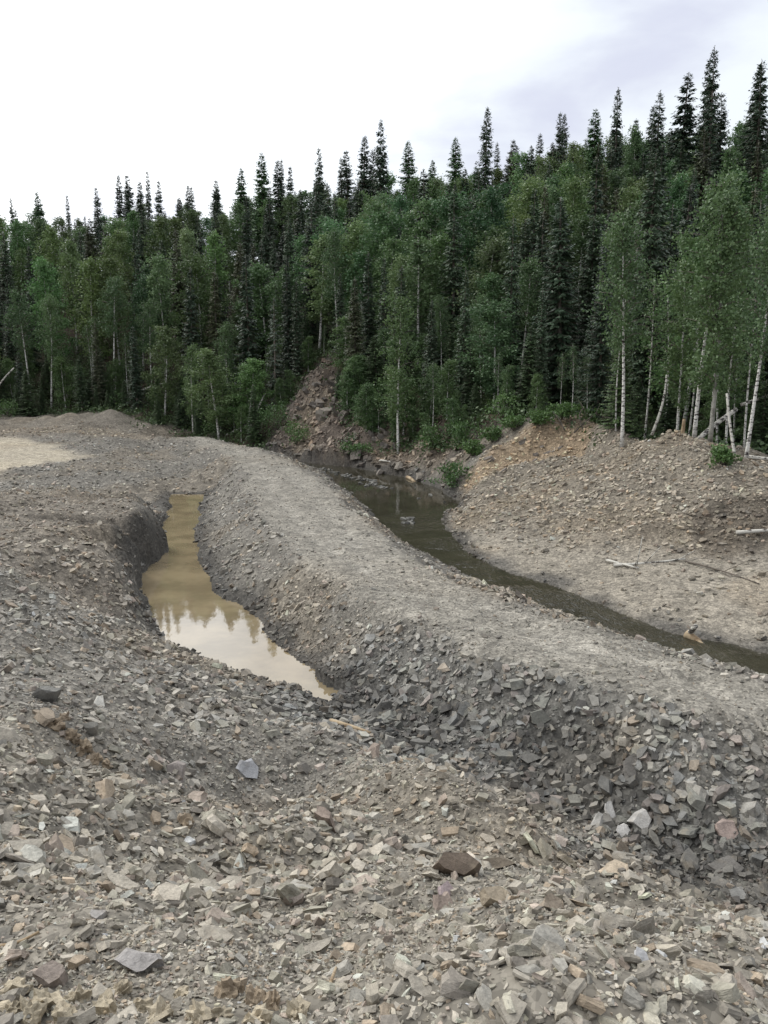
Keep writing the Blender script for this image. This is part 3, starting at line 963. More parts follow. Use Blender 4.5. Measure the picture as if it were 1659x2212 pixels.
# tilted bedrock slabs showing in the cut face and in the scree
rs = random.Random(8)
for j in range(62):
    if j < 14:
        u, v, w = rs.uniform(1040, 1260), rs.uniform(945, 1020), 'cut face of the spoil bank'
        rz, tl = -.35, -.5
    elif j < 38:
        u, v, w = rs.uniform(640, 745), rs.uniform(825, 905), 'upper scree outcrop'
        rz, tl = .5, .55
    else:
        u, v, w = rs.uniform(745, 880), rs.uniform(890, 975), 'lower scree outcrop'
        rz, tl = .4, .5
    p, d_ = place_on(u, v)
    o = add('shale_block', ROCK_ME[j % 48])
    q = rs.uniform(.14, .32) if j < 14 else rs.uniform(.25, .6)
    o.location = p + Vector((0, 0, .0)); o.scale = (q, q * .6, rs.uniform(.04, .08) if j < 14 else rs.uniform(.06, .13))
    o.rotation_euler = (rs.uniform(-.15, .35), tl + rs.uniform(-.2, .2), rz + rs.uniform(-.3, .3))
    c = rs.uniform(.08, .2) + (.06 if j < 14 else 0); o.color = (c, c * .87, c * .74, 1)
    tag(o, f'{"dark" if c < .14 else "brown"} {"long" if q > .43 else "short"} tilted bedrock slab in the {w}', 'rock', f'{"dark" if c < .14 else "brown"} {"long" if q > .43 else "short"} slabs of the {w}')

# stones standing out of the stream: a shoal across the pool and a few at the bend
rs = random.Random(3)
shoal = [(690 + 130 * t + rs.uniform(-8, 8), 1012 + 34 * t + rs.uniform(-4, 4)) for t in [rs.random() for _ in range(46)]]
shoal += [(770 + 75 * t + rs.uniform(-6, 6), 1044 + 12 * t + rs.uniform(-3, 3)) for t in [rs.random() for _ in range(16)]]
shoal += [(878 + rs.uniform(-14, 14), 1125 + rs.uniform(-6, 6)) for _ in range(11)] + [(905, 1077), (930, 1070), (846, 1055), (960, 1085)]
for j, (u, v) in enumerate(shoal):
    x, y = Z(u, v, 0)[:2]
    o = add('stream_stone', ROCK_ME[j % 48])
    q = rs.uniform(.06, .15)
    o.location = (x, y, .0); o.scale = (q * 1.4, q, rs.uniform(.03, .06)); o.rotation_euler = (rs.uniform(-.2, .2), rs.uniform(-.2, .2), j * 1.3)
    c = rs.uniform(.09, .19); o.color = (c, c * .97, c * .87, 1)
    w = 'at the stream bend' if v > 1090 else 'in the shoal across the stream pool'
    tag(o, f'low wet stone {w}', 'rock', f'stones {w}')


# earth clods
def clod_mesh(seed, n=4):
    import bmesh
    bm = bmesh.new()
    bmesh.ops.create_icosphere(bm, subdivisions=n, radius=1)
    P = np.array([v.co[:] for v in bm.verts])
    d = fbm(P[:, 0] * 2 + seed * 7, P[:, 1] * 2 + P[:, 2] * 1.7, 1.3, 2, 200 + seed, .6) * .45
    d += np.abs(fbm(P[:, 0] * 2 - P[:, 2] * 1.3, P[:, 1] * 2 + P[:, 2] * 1.9 + seed * 3, .5, 3, 220 + seed, .65)) * .5
    for v, k in zip(bm.verts, d):
        v.co *= .68 + k
    me = bpy.data.meshes.new('clod'); bm.to_mesh(me); bm.free()
    me.materials.append(M_CLOD)
    return me


CLODS = [clod_mesh(i, 3) for i in range(6)]
cl_list = [(30, 2150, 60), (95, 2175, 80), (165, 2165, 55), (230, 2190, 70), (300, 2185, 60), (60, 2205, 80), (140, 2210, 70), (345, 2205, 70),
           (430, 2205, 60), (480, 2195, 50), (20, 2190, 60), (640, 2200, 60), (260, 2150, 45), (390, 2160, 40), (560, 2212, 60)]
brown_list = [(500, 2150, 75), (545, 2165, 60), (590, 2170, 55), (405, 1780, 34), (120, 1570, 40), (150, 1597, 34), (178, 1622, 42), (205, 1645, 36), (140, 1553, 28), (230, 1655, 26), (165, 1606, 22), (530, 1990, 30)]


for j, (u, v, w_) in enumerate(cl_list + brown_list):
    p, s = place_on(u, v)
    r = w_ / FPX * s / 2
    o = add('earth_clod', CLODS[j % 6])
    o.location = p + Vector((0, 0, r * .12)); o.scale = (r, r * .9, r * .7); o.rotation_euler = (j * .7, j * .3, j * 1.9)
    if j < len(cl_list):
        o.color = (.38, .325, .235, 1)
        tag(o, 'crumbly pale yellow clay clod at the foot of the near rubble', 'clod', 'pale clay clods')
    else:
        o.color = (.25, .195, .135, 1)
        tag(o, 'crumbly brown earth clod among the slate rubble', 'clod', 'brown earth clods')


# ------------------------------------------------------------------ trees
def spruce(h, seed, w, dens=1.0, bare=.08, sparse=0.0, ex=.72):
    rg = np.random.default_rng(seed)
    lean = rg.normal(0, .012, 2)
    zs_ = np.linspace(0, h, 9)
    tr = np.stack([lean[0] * zs_, lean[1] * zs_, zs_], 1)
    paths = [(tr, np.interp(zs_, [0, h], [.012 * h + .03, .012]))]
    Pp, Dd, Ww, Ln, Wd = [], [], [], [], []
    z = h * bare
    while z < h * .985:
        f = z / h
        Lmax = w * (1 - f) ** ex * (.55 + .45 * min(1, f / .12)) + .07
        nb = max(3, int(rg.integers(4, 7)))
        a0 = rg.uniform(0, 6.28)
        for k in range(nb):
            if rg.random() < .10 + sparse:
                continue
            Lb = Lmax * rg.uniform(.62, 1.12)
            a = a0 + k * 6.283 / nb + rg.uniform(-.4, .4)
            slope = np.interp(f, [0, .5, .85, 1], [-.55, -.40, -.05, .7]) + rg.uniform(-.12, .12)
            dr = np.array([math.cos(a), math.sin(a), slope])
            nst = max(3, int(Lb / .16 * dens))
            t = (np.arange(nst) + rg.uniform(.3, 1, nst)) / nst
            zo = z + rg.uniform(-.14, .14)
            p = np.array([lean[0] * z, lean[1] * z, zo]) + dr * (Lb * t)[:, None]
            p[:, 2] += .22 * Lb * t ** 2 - .06 * Lb * np.sin(t * 3)
            if Lb > .5:
                paths.append((np.array([p[0] * 0 + np.array([lean[0] * z, lean[1] * z, z]), p[len(p) // 2], p[-1]]), [.018, .012, .005]))
            for side in (-1, 1, 0):
                m_ = rg.random(nst) < (.95 if side else .7)
                pp = p[m_]; tt = t[m_]; n = len(pp)
                if n == 0: continue
                sa = a + side * rg.uniform(.5, 1.1, n)
                dd = np.stack([np.cos(sa), np.sin(sa), -.35 + rg.uniform(-.6, .1, n) + (.3 if f > .85 else 0)], 1)
                ln = (.17 + .26 * (1 - tt)) * min(1, Lb / .8 + .3) * rg.uniform(.7, 1.3, n)
                Pp.append(pp); Dd.append(unit(dd)); Ln.append(ln); Wd.append(ln * rg.uniform(.3, .5, n))
                Ww.append(unit(np.cross(dd, rg.normal(0, .45, (n, 3)) + np.array([0, 0, 1.]))))
        z += rg.uniform(.17, .30) * (1 - .35 * f) / dens ** .5
    # leader
    n = 14
    zz_ = h * .95 + np.linspace(0, .05 * h, n)
    Pp.append(np.stack([lean[0] * zz_, lean[1] * zz_, zz_], 1)); dd = unit(np.concatenate([rg.normal(0, 1, (n, 2)), np.full((n, 1), .9)], 1))
    Dd.append(dd); Ln.append(np.linspace(.22, .10, n)); Wd.append(np.full(n, .06)); Ww.append(unit(np.cross(dd, rg.normal(0, 1, (n, 3)))))
    V, Lp, St = diamonds(np.concatenate(Pp), np.concatenate(Dd), np.concatenate(Ww), np.concatenate(Ln), np.concatenate(Wd))
    lv = np.repeat(rg.random(len(V) // 4), 4)
    crown = mesh_np('crown', V, Lp, St, M_SPRUCE, False, ('lv', lv))
    tv, tl, ts = tubes(paths, 5)
    return mesh_np('trunk', tv, tl, ts, M_BARK, True), crown


def birch(h, seed, w, leaf=.12, nleaf=3600, base=.34, bend=.02, fork=False, trunk_r=None):
    rg = np.random.default_rng(seed)
    n = 12
    zs_ = np.linspace(0, h, n)
    ph = rg.uniform(0, 6.28, 2)
    bx = bend * h * (np.sin(zs_ / h * 3 + ph[0]) - math.sin(ph[0])) * .6 + rg.normal(0, .02) * zs_
    by = bend * h * (np.sin(zs_ / h * 3 + ph[1]) - math.sin(ph[1])) * .6 + rg.normal(0, .02) * zs_
    tr = np.stack([bx, by, zs_], 1)
    r0 = trunk_r or (.0068 * h + .018)
    paths = [(tr, np.interp(zs_ / h, [0, .03, .5, 1], [r0 * 1.25, r0, r0 * .62, .012]))]
    at = lambda z: np.array([np.interp(z, zs_, bx), np.interp(z, zs_, by), z])
    tips = []
    nl = int(20 + h * 1.2)
    for k in range(nl):
        f = base + (1 - base) * (k + rg.random()) / nl * .97
        prof = math.sin(min(1, (f - base) / (1 - base) * 1.0 + .16) * math.pi * .93) ** .7
        Lb = w * (.35 + .75 * prof) * rg.uniform(.6, 1.15)
        a = k * 2.4 + rg.uniform(-.5, .5)
        up = rg.uniform(.5, 1.1)
        p0 = at(f * h)
        p1 = p0 + np.array([math.cos(a), math.sin(a), up]) * Lb * .5
        p2 = p1 + np.array([math.cos(a), math.sin(a), up * .25]) * Lb * .5
        p2[2] = min(p2[2], h * 1.0)
        paths.append((np.array([p0, p1, p2]), [.026, .016, .006]))
        for q in range(5):
            t = .3 + .7 * q / 4
            c = (p0 * (1 - t) ** 2 + 2 * p1 * t * (1 - t) + p2 * t * t) + rg.normal(0, .16, 3) * np.array([1, 1, .8])
            tips.append((c, .10 + .11 * rg.random() * w, 1.0))
    for q in range(7):
        tips.append((at(h * (.93 + .012 * q)), .12, .8))
    wts = np.array([t[2] * rg.uniform(.05, 1.9) ** 1.3 for t in tips]); wts /= wts.sum()
    ci = rg.choice(len(tips), nleaf, p=wts)
    cc = np.array([t[0] for t in tips])[ci]; sg = np.array([t[1] for t in tips])[ci]
    p = cc + rg.normal(0, 1, (nleaf, 3)) * sg[:, None] * np.array([1, 1, 1.15])
    p[:, 2] -= np.abs(rg.normal(0, .16, nleaf))
    d = unit(rg.normal(0, 1, (nleaf, 3)) + np.array([0, 0, -.55])); s = unit(np.cross(d, rg.normal(0, 1, (nleaf, 3))))
    ln = leaf * rg.uniform(.7, 1.35, nleaf)
    V, Lp, St = diamonds(p, d, s, ln, ln * .75)
    crown = mesh_np('crown', V, Lp, St, M_BIRCH, False, ('lv', np.repeat(np.clip(rg.random(len(tips))[ci] * .8 + rg.random(nleaf) * .3 - .05, 0, 1), 4)))
    tv, tl, ts = tubes(paths[:1], 7)
    bv, bl, bs = tubes(paths[1:], 4)
    return mesh_np('trunk', tv, tl, ts, M_WHITE, True), crown, mesh_np('limbs', bv, bl, bs, M_LIMB, True)


SPR = [spruce(12, s, w, 1.25, b) for s, w, b in ((1, 1.55, .06), (2, 1.3, .10), (3, 1.8, .05), (4, 1.2, .08), (5, 1.5, .16), (6, 1.9, .08))]
SPR_NARROW = [spruce(14, s, w, 1.15, .1, .05, .64) for s, w in ((11, 1.75), (12, 1.35), (13, 2.1))]
BIR = [birch(10, s, w, .15, nl, b) for s, w, nl, b in ((21, 1.25, 5600, .20), (22, 1.45, 6800, .16), (23, 1.1, 5000, .26), (24, 1.35, 6200, .12), (25, 1.6, 7600, .22), (26, 1.0, 4400, .16))]
BIR_NEAR = [birch(9.5, s, w, .115, nl, b, .03) for s, w, nl, b in ((41, 1.15, 4600, .46), (42, 1.4, 5600, .48), (43, .95, 5000, .26))]
BIR_THIN = [birch(8, s, .6, .10, 900, .5, .03, trunk_r=.055) for s in (51, 52, 53)]


def tree(kind, meshes, x, y, h, h0, label, group=None, spread=1.0, tint=(1, 1, 1), rot=None, lean=(0, 0), z=None, barktint=(1, 1, 1), cat='tree'):
    if z is None:
        z = float(H(np.array([x]), np.array([y]), fine=False)[0]) - .08
    e = add(kind, None, None, (x, y, z))
    e.empty_display_size = .3
    s = h / h0
    e.scale = (s * spread, s * spread, s)
    e.rotation_euler = (lean[0], lean[1], random.uniform(0, 6.28) if rot is None else rot)
    t = add('trunk', meshes[0], e); t.color = (*barktint, 1)
    c = add('crown', meshes[1], e); c.color = (*tint, 1)
    if len(meshes) > 2: add('limbs', meshes[2], e)
    tag(e, label, cat, group)
    return e


TREES_XY = []


def at_tree(kind, meshes, u, vtop, dist, h0, label, group=None, hmax=16.5, **kw):
    p = D(u, vtop, dist)
    g = float(H(np.array([p[0]]), np.array([p[1]]), fine=False)[0])
    h = p[2] - g
    if h > hmax:
        g2 = h - hmax; h = hmax; z = g  # too tall: keep real size
    TREES_XY.append((p[0], p[1]))
    return tree(kind, meshes, p[0], p[1], h, h0, label, group, **kw)


# --- spruces whose tips stand against the sky
SKYLINE = [(25, 425, 90), (147, 418, 90), (213, 403, 90), (255, 375, 88), (270, 392, 91), (283, 378, 88), (297, 390, 90), (316, 365, 88), (337, 388, 88), (404, 398, 90), (417, 400, 93), (458, 388, 90),
           (597, 342, 86), (608, 340, 87), (622, 357, 86), (688, 316, 84), (735, 335, 87), (752, 318, 86), (780, 290, 84), (805, 320, 84), (822, 257, 80), (1048, 230, 74), (1080, 305, 90), (1098, 298, 90), (1122, 310, 88),
           (1167, 285, 86), (1215, 240, 82), (1225, 243, 83), (1336, 185, 74), (1384, 250, 80), (1405, 228, 80), (1425, 195, 74),
           (1474, 155, 70), (1535, 120, 69), (1550, 90, 66), (1572, 200, 70), (1627, 140, 68), (1655, 125, 66), (-20, 430, 90), (1690, 130, 68)]
for j, (u, v, d) in enumerate(SKYLINE):
    lab = 'tall dark spruce with its tip against the sky'; grp = 'spruces along the ridge skyline'
    ms = SPR_NARROW[j % 3]; h0 = 14
    if u == 1550: lab, grp = 'tallest narrow dark spruce on the high end of the ridge', None
    if u == 1048: lab, grp = 'slender dark spruce standing alone above the birches at mid ridge', None
    if u == 822: lab, grp = 'tall bushy dark spruce beside a bare-topped neighbour on the ridge', None
    if u == 1336: lab, grp = 'broad dense dark spruce alone above the green ridge', None
    if u in (1336, 1474, 688, 822): ms = SPR[j % 3]; h0 = 12
    sp_ = (.82 + .5 * ((j * 7919) % 13) / 13)
    if grp:
        sec = 'low end of the ridge' if u < 350 else ('ridge above the causeway end' if u < 640 else ('ridge above the scree' if u < 900 else ('ridge above the stream pool' if u < 1250 else 'high end of the ridge')))
        wd = 'slim' if sp_ < 1.0 else ('full' if sp_ < 1.16 else 'broad')
        lab = f'{wd} dark spruce with its tip against the sky on the {sec}'; grp = f'{wd} skyline spruces on the {sec}'
    at_tree('spruce_tree', ms, u, v, d, h0, lab, grp, hmax=19, tint=(.95, .98, 1.0), spread=(.82 + .5 * ((j * 7919) % 13) / 13) if u not in (1048, 1550) else .9, lean=(.02 * math.sin(j * 3.1), .02 * math.sin(j * 5.3)))
for j, (u, v, d) in enumerate(((85, 412, 92), (515, 362, 88), (560, 327, 86), (888, 303, 84), (990, 295, 85), (1283, 232, 80), (930, 345, 86), (470, 400, 90), (1030, 355, 86))):
    at_tree('larch_tree', SPR[5], u, v, d, 12, 'loose-crowned lighter green larch rising above the ridge birches', 'larches on the ridge', hmax=19, tint=(1.5, 1.9, 1.3), spread=1.25)

# --- birches and others at the edge of the forest
EDGE = [
    (1367, 470, 28.6, 0, 'straight white birch with peeled orange scar behind the spoil bank', 1.0),
    (1535, 385, 27.0, 1, 'tall white birch standing on the spoil bank top', 1.0),
    (1485, 560, 30.0, 2, 'white birch leaning slightly beside the spoil bank peak', 1.0),
    (1600, 520, 28.5, 2, 'thin white birch behind the grey trunk', .8),
    (1648, 480, 24.0, 0, 'white birch at the outer end of the spoil bank', 1.0),
    (862, 640, 41.3, 2, 'lone light green birch with white trunk on the scree bank', 1.05),
    (1045, 640, 43.5, 1, 'leafy birch with straight white trunk over the mossy slope', .95),
    (410, 745, 55.5, 2, 'small light green birch at the causeway end', 1.0),
    (490, 700, 57.0, 0, 'birch with bare lower trunk beyond the causeway', .9),
    (955, 640, 47, 0, 'slim birch on the bank behind the lone birch', .8),
    (1130, 560, 44, 1, 'full round green birch above the cut bank', 1.1),
    (235, 600, 63, 1, 'broad birch with pale trunk behind the spoil cones', 1.0),
    (320, 650, 62, 0, 'birch beside the fallen white trunk', 1.0),
    (50, 630, 64, 1, 'broad birch at the edge of the clay road clearing', 1.0),
    (95, 640, 63, 0, 'birch with long bare white stem by the clearing', 1.0),
    (730, 500, 56, 0, 'birch standing over the top of the scree', .9),
]
for j, (u, v, d, k, lab, sp) in enumerate(EDGE):
    at_tree('birch_tree', BIR_NEAR[k], u, v, d, 9.5, lab, None, spread=sp, tint=(1.15, 1.1, 1.0) if k == 2 else (.88, .9, .9))
def birch_place(u):
    return 'behind the clay road clearing' if u < 400 else ('beyond the causeway end' if u < 600 else ('above the scree' if u < 1000 else ('above the cut bank' if u < 1300 else 'behind the spoil bank')))


for u, v, d in ((1410, 600, 31), (1345, 640, 30), (1555, 560, 29), (1635, 590, 27), (1450, 640, 33), (1240, 740, 33.8), (1275, 760, 33.6), (1215, 760, 35), (1080, 760, 38.5), (935, 780, 41), (700, 700, 57), (445, 770, 58), (190, 700, 63), (140, 760, 63), (350, 740, 61), (270, 720, 62),
                (1505, 620, 31), (1575, 600, 30), (1610, 640, 31), (545, 780, 58)):
    at_tree('young_birch', BIR_THIN[int(u) % 3], u, v, d, 8, f'thin young birch with sparse leaves {birch_place(u)}', f'thin birches {birch_place(u)}', barktint=(.85, .85, .85))
# grey trunk between the birches, young spruce, grey half-dead spruce
ge = at_tree('aspen_tree', (BIR_NEAR[0][0], BIR_NEAR[2][1], BIR_NEAR[2][2]), 1568, 430, 26.2, 9.5, 'straight grey-barked trunk between the white birches', None, spread=1.1)
gt = [c for c in ge.children if c.name.startswith('trunk')][0]
gm = gt.data.copy(); gm.materials.clear(); gm.materials.append(M_GREYBARK); gt.data = gm
at_tree('spruce_tree', SPR[2], 1352, 700, 30.2, 12, 'bright green spruce with low boughs beside the scarred birch', None, tint=(1.9, 1.9, 1.2), spread=1.5)
at_tree('spruce_tree', SPR[5], 1310, 560, 33.5, 12, 'dark spruce with bare lower stem above the cut bank', None, tint=(.9, .9, .9), spread=1.1)
dead = at_tree('spruce_tree', spruce(11, 77, 1.5, .8, .02, .35), 590, 640, 54.5, 11, 'grey lichen-hung half-dead spruce beyond the causeway', None, tint=(1.6, 1.3, 1.7), barktint=(1.6, 1.6, 1.6))
at_tree('spruce_tree', SPR[3], 640, 600, 57, 12, 'dark spruce next to the grey half-dead spruce', None, tint=(.9, .9, .9))

# --- the forest body
cand = []
for p in TREES_XY:
    cand.append(p)
rg = random.Random(5)
placed = list(TREES_XY)
cell = {}


def near_ok(x, y, dmin):
    for (a, b) in cell.get((int(x // 3), int(y // 3)), []):
        if (a - x) ** 2 + (b - y) ** 2 < dmin * dmin: return False
    return True


def put(x, y):
    for i in (-1, 0, 1):
        for j in (-1, 0, 1):
            cell.setdefault((int(x // 3) + i, int(y // 3) + j), []).append((x, y))


for p in TREES_XY: put(*p)
pts = []
tries = 0
while tries < 26000 and len(pts) < 590:
    tries += 1
    a = math.radians(rg.uniform(-30.5, 31.5)); r = math.sqrt(rg.uniform(26 ** 2, 106 ** 2))
    x, y = math.sin(a) * r, math.cos(a) * r
    if y > 98 and x < 10: continue
    dmin = 1.75 if r < 70 else 2.1
    if not near_ok(x, y, dmin): continue
    if sdf(np.array([x]), np.array([y]), FOREST)[0] < .5: continue
    put(x, y); pts.append((x, y))
pts = np.array(pts)
edge = sdf(pts[:, 0], pts[:, 1], FOREST)
mixn = fbm(pts[:, 0], pts[:, 1], 14, 2, 301)
nb = ns = 0
CAPU = [-100, 0, 200, 350, 500, 640, 800, 1000, 1160, 1300, 1450, 1660, 1760]
CAPV = [470, 465, 455, 440, 415, 402, 385, 352, 305, 278, 245, 225, 220]


def canopy_limit(x, y, g):
    """the closed canopy of the ridge is even; only the skyline spruces rise above it"""
    f = y * CP
    u = CU + FPX * x / y
    v = np.interp(u, CAPU, CAPV) + rg.uniform(-12, 45)
    return D(u, v, y)[2] - g


def place_words(x, y, e):
    if y > 80: return 'high on the ridge'
    if x > 8 and y < 45: return 'behind the spoil bank'
    if e < 4: return 'at the forest edge'
    if x < -14: return 'behind the clay road clearing'
    if x < 2: return 'above the scree bank'
    return 'above the stream pool'


def tree_label(kind, h, tn, x, y, e, extra=''):
    size = 'short' if h < 6.2 else ('tall' if h > 8.4 else 'middling')
    tone = {'birch': ('deep green', 'mid green', 'fresh light green'), 'spruce': ('blackish', 'dark green', 'greyish green')}[kind][0 if tn < .88 else (1 if tn < 1.14 else 2)]
    w = place_words(x, y, e)
    nm = extra + kind
    return f'{size} {tone} {nm} in the forest {w}', f'{size} {tone} {nm} {w}'


gz = H(pts[:, 0], pts[:, 1], fine=False)
for (x, y), e, mn, g in zip(pts, edge, mixn, gz):
    pb = .63 + .5 * mn + (.05 if e < 6 else 0) + (.25 if y > 78 else 0)
    right_near = x > 8 and y < 45
    if right_near: pb = .3
    tn = rg.uniform(.68, 1.36)
    if rg.random() < pb and nb < 325:
        h = min(rg.uniform(5.8, 9.4) * (.75 if e < 3 else 1.0), canopy_limit(x, y, g))
        if h < 4: continue
        nb += 1
        lb, gp = tree_label('birch', h, tn, x, y, e)
        tree('birch_tree', rg.choice(BIR), x, y, h, 10, lb, gp, spread=rg.uniform(.95, 1.3) * (10 / h) ** .55, tint=(tn * rg.uniform(.8, 1.2), tn, tn * rg.uniform(.8, 1.1)), z=g - .08)
    else:
        h = min(rg.uniform(6.0, 11.0) * (.7 if e < 3 else 1.0), canopy_limit(x, y, g) + (1.0 if rg.random() < .2 else 0))
        if h < 4: continue
        ns += 1
        if rg.random() < .13:
            lb, gp = tree_label('spruce', h, tn, x, y, e, 'brown-tinged ')
            tree('spruce_tree', rg.choice(SPR), x, y, h, 12, lb, gp, spread=rg.uniform(.95, 1.3), tint=(1.55, 1.1, 1.0), z=g - .08)
        else:
            lb, gp = tree_label('spruce', h, tn, x, y, e)
            tree('spruce_tree', rg.choice(SPR), x, y, h, 12, lb, gp, spread=rg.uniform(.9, 1.3), tint=(tn * .95, tn * .95, tn * .95), z=g - .08)
print('forest', nb, ns, tries)
# saplings and young spruces filling the forest edge
k = 0; tries = 0
while k < 130 and tries < 9000:
    tries += 1
    a = math.radians(rg.uniform(-27, 28)); r = rg.uniform(26, 72)
    x, y = math.sin(a) * r, math.cos(a) * r
    e = float(sdf(np.array([x]), np.array([y]), FOREST)[0])
    if e < -.2 or e > 5 or not near_ok(x, y, .8): continue
    put(x, y); k += 1
    if x > 7.5 and rg.random() < .6: continue
    h = rg.uniform(1.6, 4.2); w = 'beside the spoil bank' if x > 6 else ('above the scree' if x > -9 else 'beyond the causeway')
    if rg.random() < .5:
        tree('young_spruce', rg.choice(SPR), x, y, h, 12, f'bushy young spruce at the forest edge {w}', f'young spruces {w}', spread=rg.uniform(1.5, 2.3), tint=(1.25, 1.25, 1.0))
    else:
        tree('birch_sapling', BIR[3] if k % 2 else BIR[5], x, y, h, 10, f'small leafy birch sapling at the forest edge {w}', f'birch saplings {w}', spread=rg.uniform(1.2, 1.8), tint=(1, 1, .9))


# ------------------------------------------------------------------ undergrowth, bushes
def leaf_cloud(centers, radii, counts, size, rg):
    ci = np.repeat(np.arange(len(centers)), counts)
    n = len(ci)
    p = np.asarray(centers)[ci] + rg.normal(0, .5, (n, 3)) * np.asarray(radii)[ci]
    d = unit(rg.normal(0, 1, (n, 3)) + np.array([0, 0, .5])); s = unit(np.cross(d, rg.normal(0, 1, (n, 3))))
    ln = size * rg.uniform(.6, 1.4, n)
    return diamonds(p, d, s, ln, ln * .7)


rg2 = np.random.default_rng(99)
n = 13000
a = np.radians(rg2.uniform(-28, 29, n)); r = np.sqrt(rg2.uniform(25 ** 2, 75 ** 2, n))
x = np.sin(a) * r; y = np.cos(a) * r
s = sdf(x, y, FOREST) + fbm(x, y, 2.0, 2, 400) * 1.4
k = (s > -1.5) & (rg2.random(n) < np.where(s < -.5, .35, np.where(s < 5, 1, .45)))
x, y = x[k], y[k]
z = H(x, y, fine=False)
hs = rg2.uniform(.15, .55, len(x))
V, Lp, St = leaf_cloud(np.stack([x, y, z + hs * .6], 1), np.stack([hs * 1.1, hs * 1.1, hs * .8], 1), np.full(len(x), 13), .14, rg2)
tag(add('undergrowth', mesh_np('undergrowth', V, Lp, St, M_SHRUB, False, ('lv', np.repeat(rg2.random(len(V) // 4), 4)))), 'low leafy undergrowth covering the forest floor', 'undergrowth', kind='stuff')


for j in range(30):
    u, v = rs.uniform(745, 1010), rs.uniform(850, 965)
    p, d_ = place_on(u, v)
    hh_ = rs.uniform(1.0, 3.2)
    tree('birch_sapling', BIR[(3, 5)[j % 2]], p.x, p.y, hh_, 10, 'leafy sapling growing out of the scree bank above the stream', 'saplings on the scree bank', spread=rs.uniform(1.3, 2.0), tint=(.95, 1, .9), z=p.z - .05)
cl_ = []
for j in range(420):
    u, v = rs.uniform(740, 1040), rs.uniform(840, 985)
    if vnoise(np.array([u / 40]), np.array([v / 26]), 5)[0] < .02: continue
    p, d_ = place_on(u, v); cl_.append((p.x, p.y, p.z + .12))
V, Lp, St = leaf_cloud(cl_, np.tile(np.array([.45, .45, .3]), (len(cl_), 1)), np.full(len(cl_), 26), .12, rg2)
o = add('ground_cover', mesh_np('ground_cover', V, Lp, St, M_SHRUB, False, ('lv', np.repeat(rg2.random(len(V) // 4), 4))))
tag(o, 'patchy green plants creeping over the scree bank', 'plants', kind='stuff')


def shrub(u, v, wpx, hpx, dist_hint, label, seed):
    p, s = place_on(u, v)
    rgs = np.random.default_rng(seed)
    w = wpx / FPX * s / 2; h = hpx / FPX * s
    e = add('shrub', None, None, p)
    cs = rgs.normal(0, .45, (26, 3)) * np.array([w, w, 0]) + np.stack([np.zeros(26), np.zeros(26), rgs.uniform(.15, .95, 26) * h], 1)
    V, Lp, St = leaf_cloud(cs, np.tile(np.array([w * .35, w * .35, h * .2]), (26, 1)), np.full(26, 38), .09, rgs)
    f = add('foliage', mesh_np('foliage', V, Lp, St, M_SHRUB, False, ('lv', np.repeat(rgs.random(len(V) // 4), 4))), e)
    f.color = (1.3, 1.45, 1.2, 1)
    tv, tl, ts = tubes([(np.array([[0, 0, -.05], c * .5, c]), [.02, .014, .006]) for c in cs[:9]], 5)
    add('stem', mesh_np('stem', tv, tl, ts, M_BARK, True), e)
    tag(e, label, 'shrub')


shrub(978, 1050, 70, 50, 33, 'bright green willow shrub by the stream pool', 1)
shrub(935, 970, 55, 50, 40, 'leafy green shrub on the bank above the pool', 2)
shrub(775, 985, 60, 30, 43, 'low green shrub on the scree beside the stream', 3)
shrub(560, 945, 90, 60, 50, 'dense dark shrub at the foot of the leaning birch', 4)
shrub(1000, 965, 60, 50, 36, 'green shrub on the mossy slope by the cut bank', 5)
shrub(1090, 905, 80, 50, 37, 'low leafy shrub above the cut bank', 6)
shrub(840, 880, 60, 60, 45, 'leafy shrub beside the lone birch trunk', 7)
shrub(470, 935, 60, 40, 55, 'low shrub beyond the causeway end', 8)
shrub(1560, 1005, 60, 40, 25, 'thin shrub at the foot of the white birches', 9)


# ------------------------------------------------------------------ logs, leaning stems, sticks
def log(name, a, b, r0, r1, mat, label, cat='log', group=None, bend=.03, seed=0, twigs=0):
    a = np.array(a); b = np.array(b); rgs = np.random.default_rng(seed + 500)
    t = np.linspace(0, 1, 7)[:, None]
    off = rgs.normal(0, bend, 3) * np.linalg.norm(b - a)
    p = a * (1 - t) + b * t + np.sin(t * math.pi) * off
    paths = [(p, np.linspace(r0, r1, 7))]
    for k in range(twigs):
        f = rgs.uniform(.3, .95); q = a * (1 - f) + b * f
        dd = unit((b - a) / np.linalg.norm(b - a) + rgs.normal(0, .6, 3)) * rgs.uniform(.3, .8)
        paths.append((np.array([q, q + dd * .5, q + dd]), [r1 * .8, r1 * .6, r1 * .3]))
    tv, tl, ts = tubes(paths, 8)
    c = (a if a[2] < b[2] else b)
    o = add(name, mesh_np(name, tv - c, tl, ts, mat, True), None, Vector(c))
    o.color = (.78, .77, .74, 1)
    tag(o, label, cat, group)
    return o


def G3(u, v, dz=0.0):
    p, s = place_on(u, v)
    return (p.x, p.y, p.z + dz)


